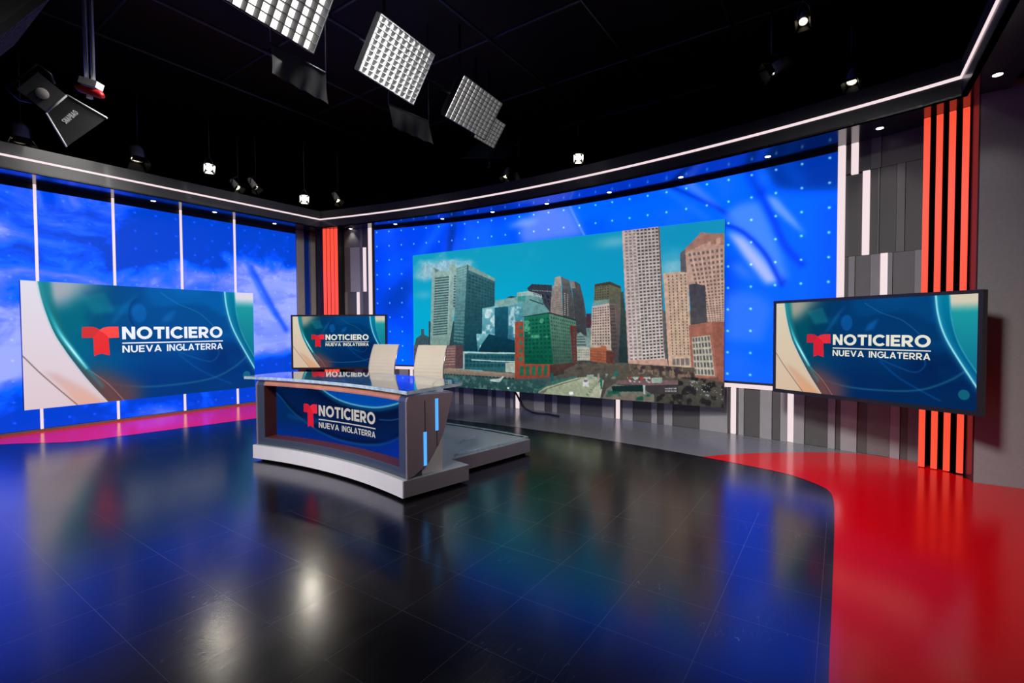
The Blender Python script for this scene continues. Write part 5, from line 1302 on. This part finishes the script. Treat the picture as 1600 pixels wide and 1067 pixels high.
b = MB(); b.face([fr[1][k] for k in range(4)]); b.build('diffuser', M_FABRIC, t)
for p, q in ((fr[0][0], fr[1][0]), (fr[0][1], fr[1][1]), (fr[0][2], fr[1][2]), (fr[0][3], fr[1][3]), (fr[0][2], fr[0][3]), (fr[0][0], fr[0][1])):
    b = MB(); b.tube([p, q], .010, 8); b.build('piping', M_PIPING, t)
b = MB(); b.box((0, -.14, 0), (.27, .26, .2)); b.build('lamp_head', mat('grey_lamp_head', (62, 64, 66), .5), t)
b = MB(); b.lathe([(.001, .02), (.05, .02), (.055, .012), (.055, -.012), (.05, -.02), (.001, -.02)], 20, M=Matrix.Translation((-.01, -.13, sg*.12))); b.build('knob', mat('pale_knob', (170, 168, 160), .5), t)
b = MB(); b.tube([(.145, -.13, 0), (.2, -.2, 0), (.2, -.32, 0), (-.2, -.32, 0), (-.2, -.2, 0), (-.145, -.13, 0)], .014, 8); b.build('yoke', M_STEEL, t)
face_z = lambda y: sg*((.11+(.20-.11)*y/.31) if sg > 0 else (.11+(.24-.11)*y/.31))
lettering('hood_lettering', 'SNAPBAG', lambda x, y: Vector(((x-.5)*.17-.02, .115+y*.05, face_z(.115+y*.05)+sg*.004)), 0, 1, 0, 1, mat('hood_print', (214, 216, 218), .6), t, .26, .08)
ck = thing('pole_clamp', 'red and white clamp on a double hanging pole at the upper left', 'clamp', (-4.66, 5.4, 4.2))
b = MB(); b.tube([(-.03, 0, .03), (-.03, 0, ZTOP-4.2)], .02, 10); b.tube([(.045, 0, .03), (.045, 0, ZTOP-4.2)], .02, 10); b.build('pole', mat('pale_steel_pole', (150, 152, 156), .4, metal=.5), ck)
b = MB(); b.box((.02, 0, .03), (.2, .1, .07), ax=((.94, 0, -.3), (0, 1, 0), (.3, 0, .94))); b.build('block', mat('white_clamp_block', (214, 214, 214), .5), ck)
b = MB(); b.tube([(-.15, 0, -.0), (-.1, 0, -.02), (.12, 0, -.09), (.15, 0, -.115)], [.02, .042, .042, .02], 14); b.build('lever', mat('red_clamp_lever', (176, 22, 30), .45), ck)
b = MB(); b.lathe([(.001, -.13), (.03, -.13), (.03, -.1), (.012, -.09), (.012, -.03)], 14); b.build('stud', M_PIPING, ck)

# black flags and a dark flat panel hung between the lights
def flag(label, p, q, drop, lean=.0):
    p, q, drop = Vector(p), Vector(q), Vector(drop)
    t = thing('black_flag', label, 'flag', p, group='black flags below the panel lights')
    b = MB(); b.tube([Vector((0, 0, 0)), q-p], .012, 8); b.build('frame_bar', M_STEEL, t)
    b = MB(); rows = []
    for i in range(9):
        rows.append([(q-p)*(j/24)+drop*(i/8)+Vector((0, .03*math.sin(j*.9+i*.5)*i/8, 0)) for j in range(25)])
    b.grid(rows); b.grid([[c+Vector((0, .006, 0)) for c in r][::-1] for r in rows]); b.build('cloth', M_CLOTH, t)
    for e in (p, q):
        b = MB(); b.tube([e-p, Vector((e.x, e.y, ZTOP))-p], .008, 6); b.build('hanger', M_STEEL, t)
    return t
flag('black cloth flag hanging below the middle soft panel', (-1.93, 7.7, 5.05), (-1.30, 7.7, 4.78), (.06, .05, -.34))
flag('black cloth flag hanging below the nearest soft panel', (-2.75, 5.6, 4.78), (-2.12, 5.6, 4.44), (-.02, .1, -.3))
t = thing('dark_panel', 'dark blue flat panel hung below the deepest soft panel', 'panel', (-.40, 9.0, 4.82))
b = MB(); b.prism([(-.5, -.06, -.17), (.28, -.06, -.17), (.56, .12, .16), (-.24, .12, .16)], (0, .02, -.02)); b.build('board', mat('dark_blue_board', (10, 22, 44), .5), t)
b = MB(); b.tube([(0, -.02, -.2), (0, .02, -.32)], .02, 8); b.lathe([(.001, -.36), (.04, -.35), (.04, -.31), (.001, -.3)], 12); b.build('clamp', M_STEEL, t)
b = MB(); b.tube([(0, .08, 0), (0, .08, ZTOP-4.82)], .012, 8); b.build('drop_pole', M_STEEL, t)

# lighting grid of pipes under the ceiling
t = thing('lighting_grid', 'dark pipe lighting grid spanning the whole studio ceiling', 'lighting grid', (0, 5, ZPIPE))
M_PIPE = mat('dark_pipe', (52, 56, 62), .45, metal=.4)
for k in range(-4, 6):
    c_ = Vector((NX, NY, 0))*(k*1.5); d_ = Vector((UX, UY, 0))
    b = MB(); b.tube([c_-d_*6, c_+d_*7], .024, 8); b.build('pipe', M_PIPE, t)
for k in range(-4, 5):
    c_ = Vector((UX, UY, 0))*(k*1.7); d_ = Vector((NX, NY, 0))
    b = MB(); b.tube([c_-d_*6+Vector((0, 0, .05)), c_+d_*7.5+Vector((0, 0, .05))], .024, 8); b.build('pipe', M_PIPE, t)
for x, y in ((-6, 4), (5, 3), (-3, 12), (3, 10)):
    b = MB(); b.tube([(x, y-5, 0), (x, y-5, 6.3-ZPIPE)], .012, 6); b.build('hanger', M_STEEL, t)
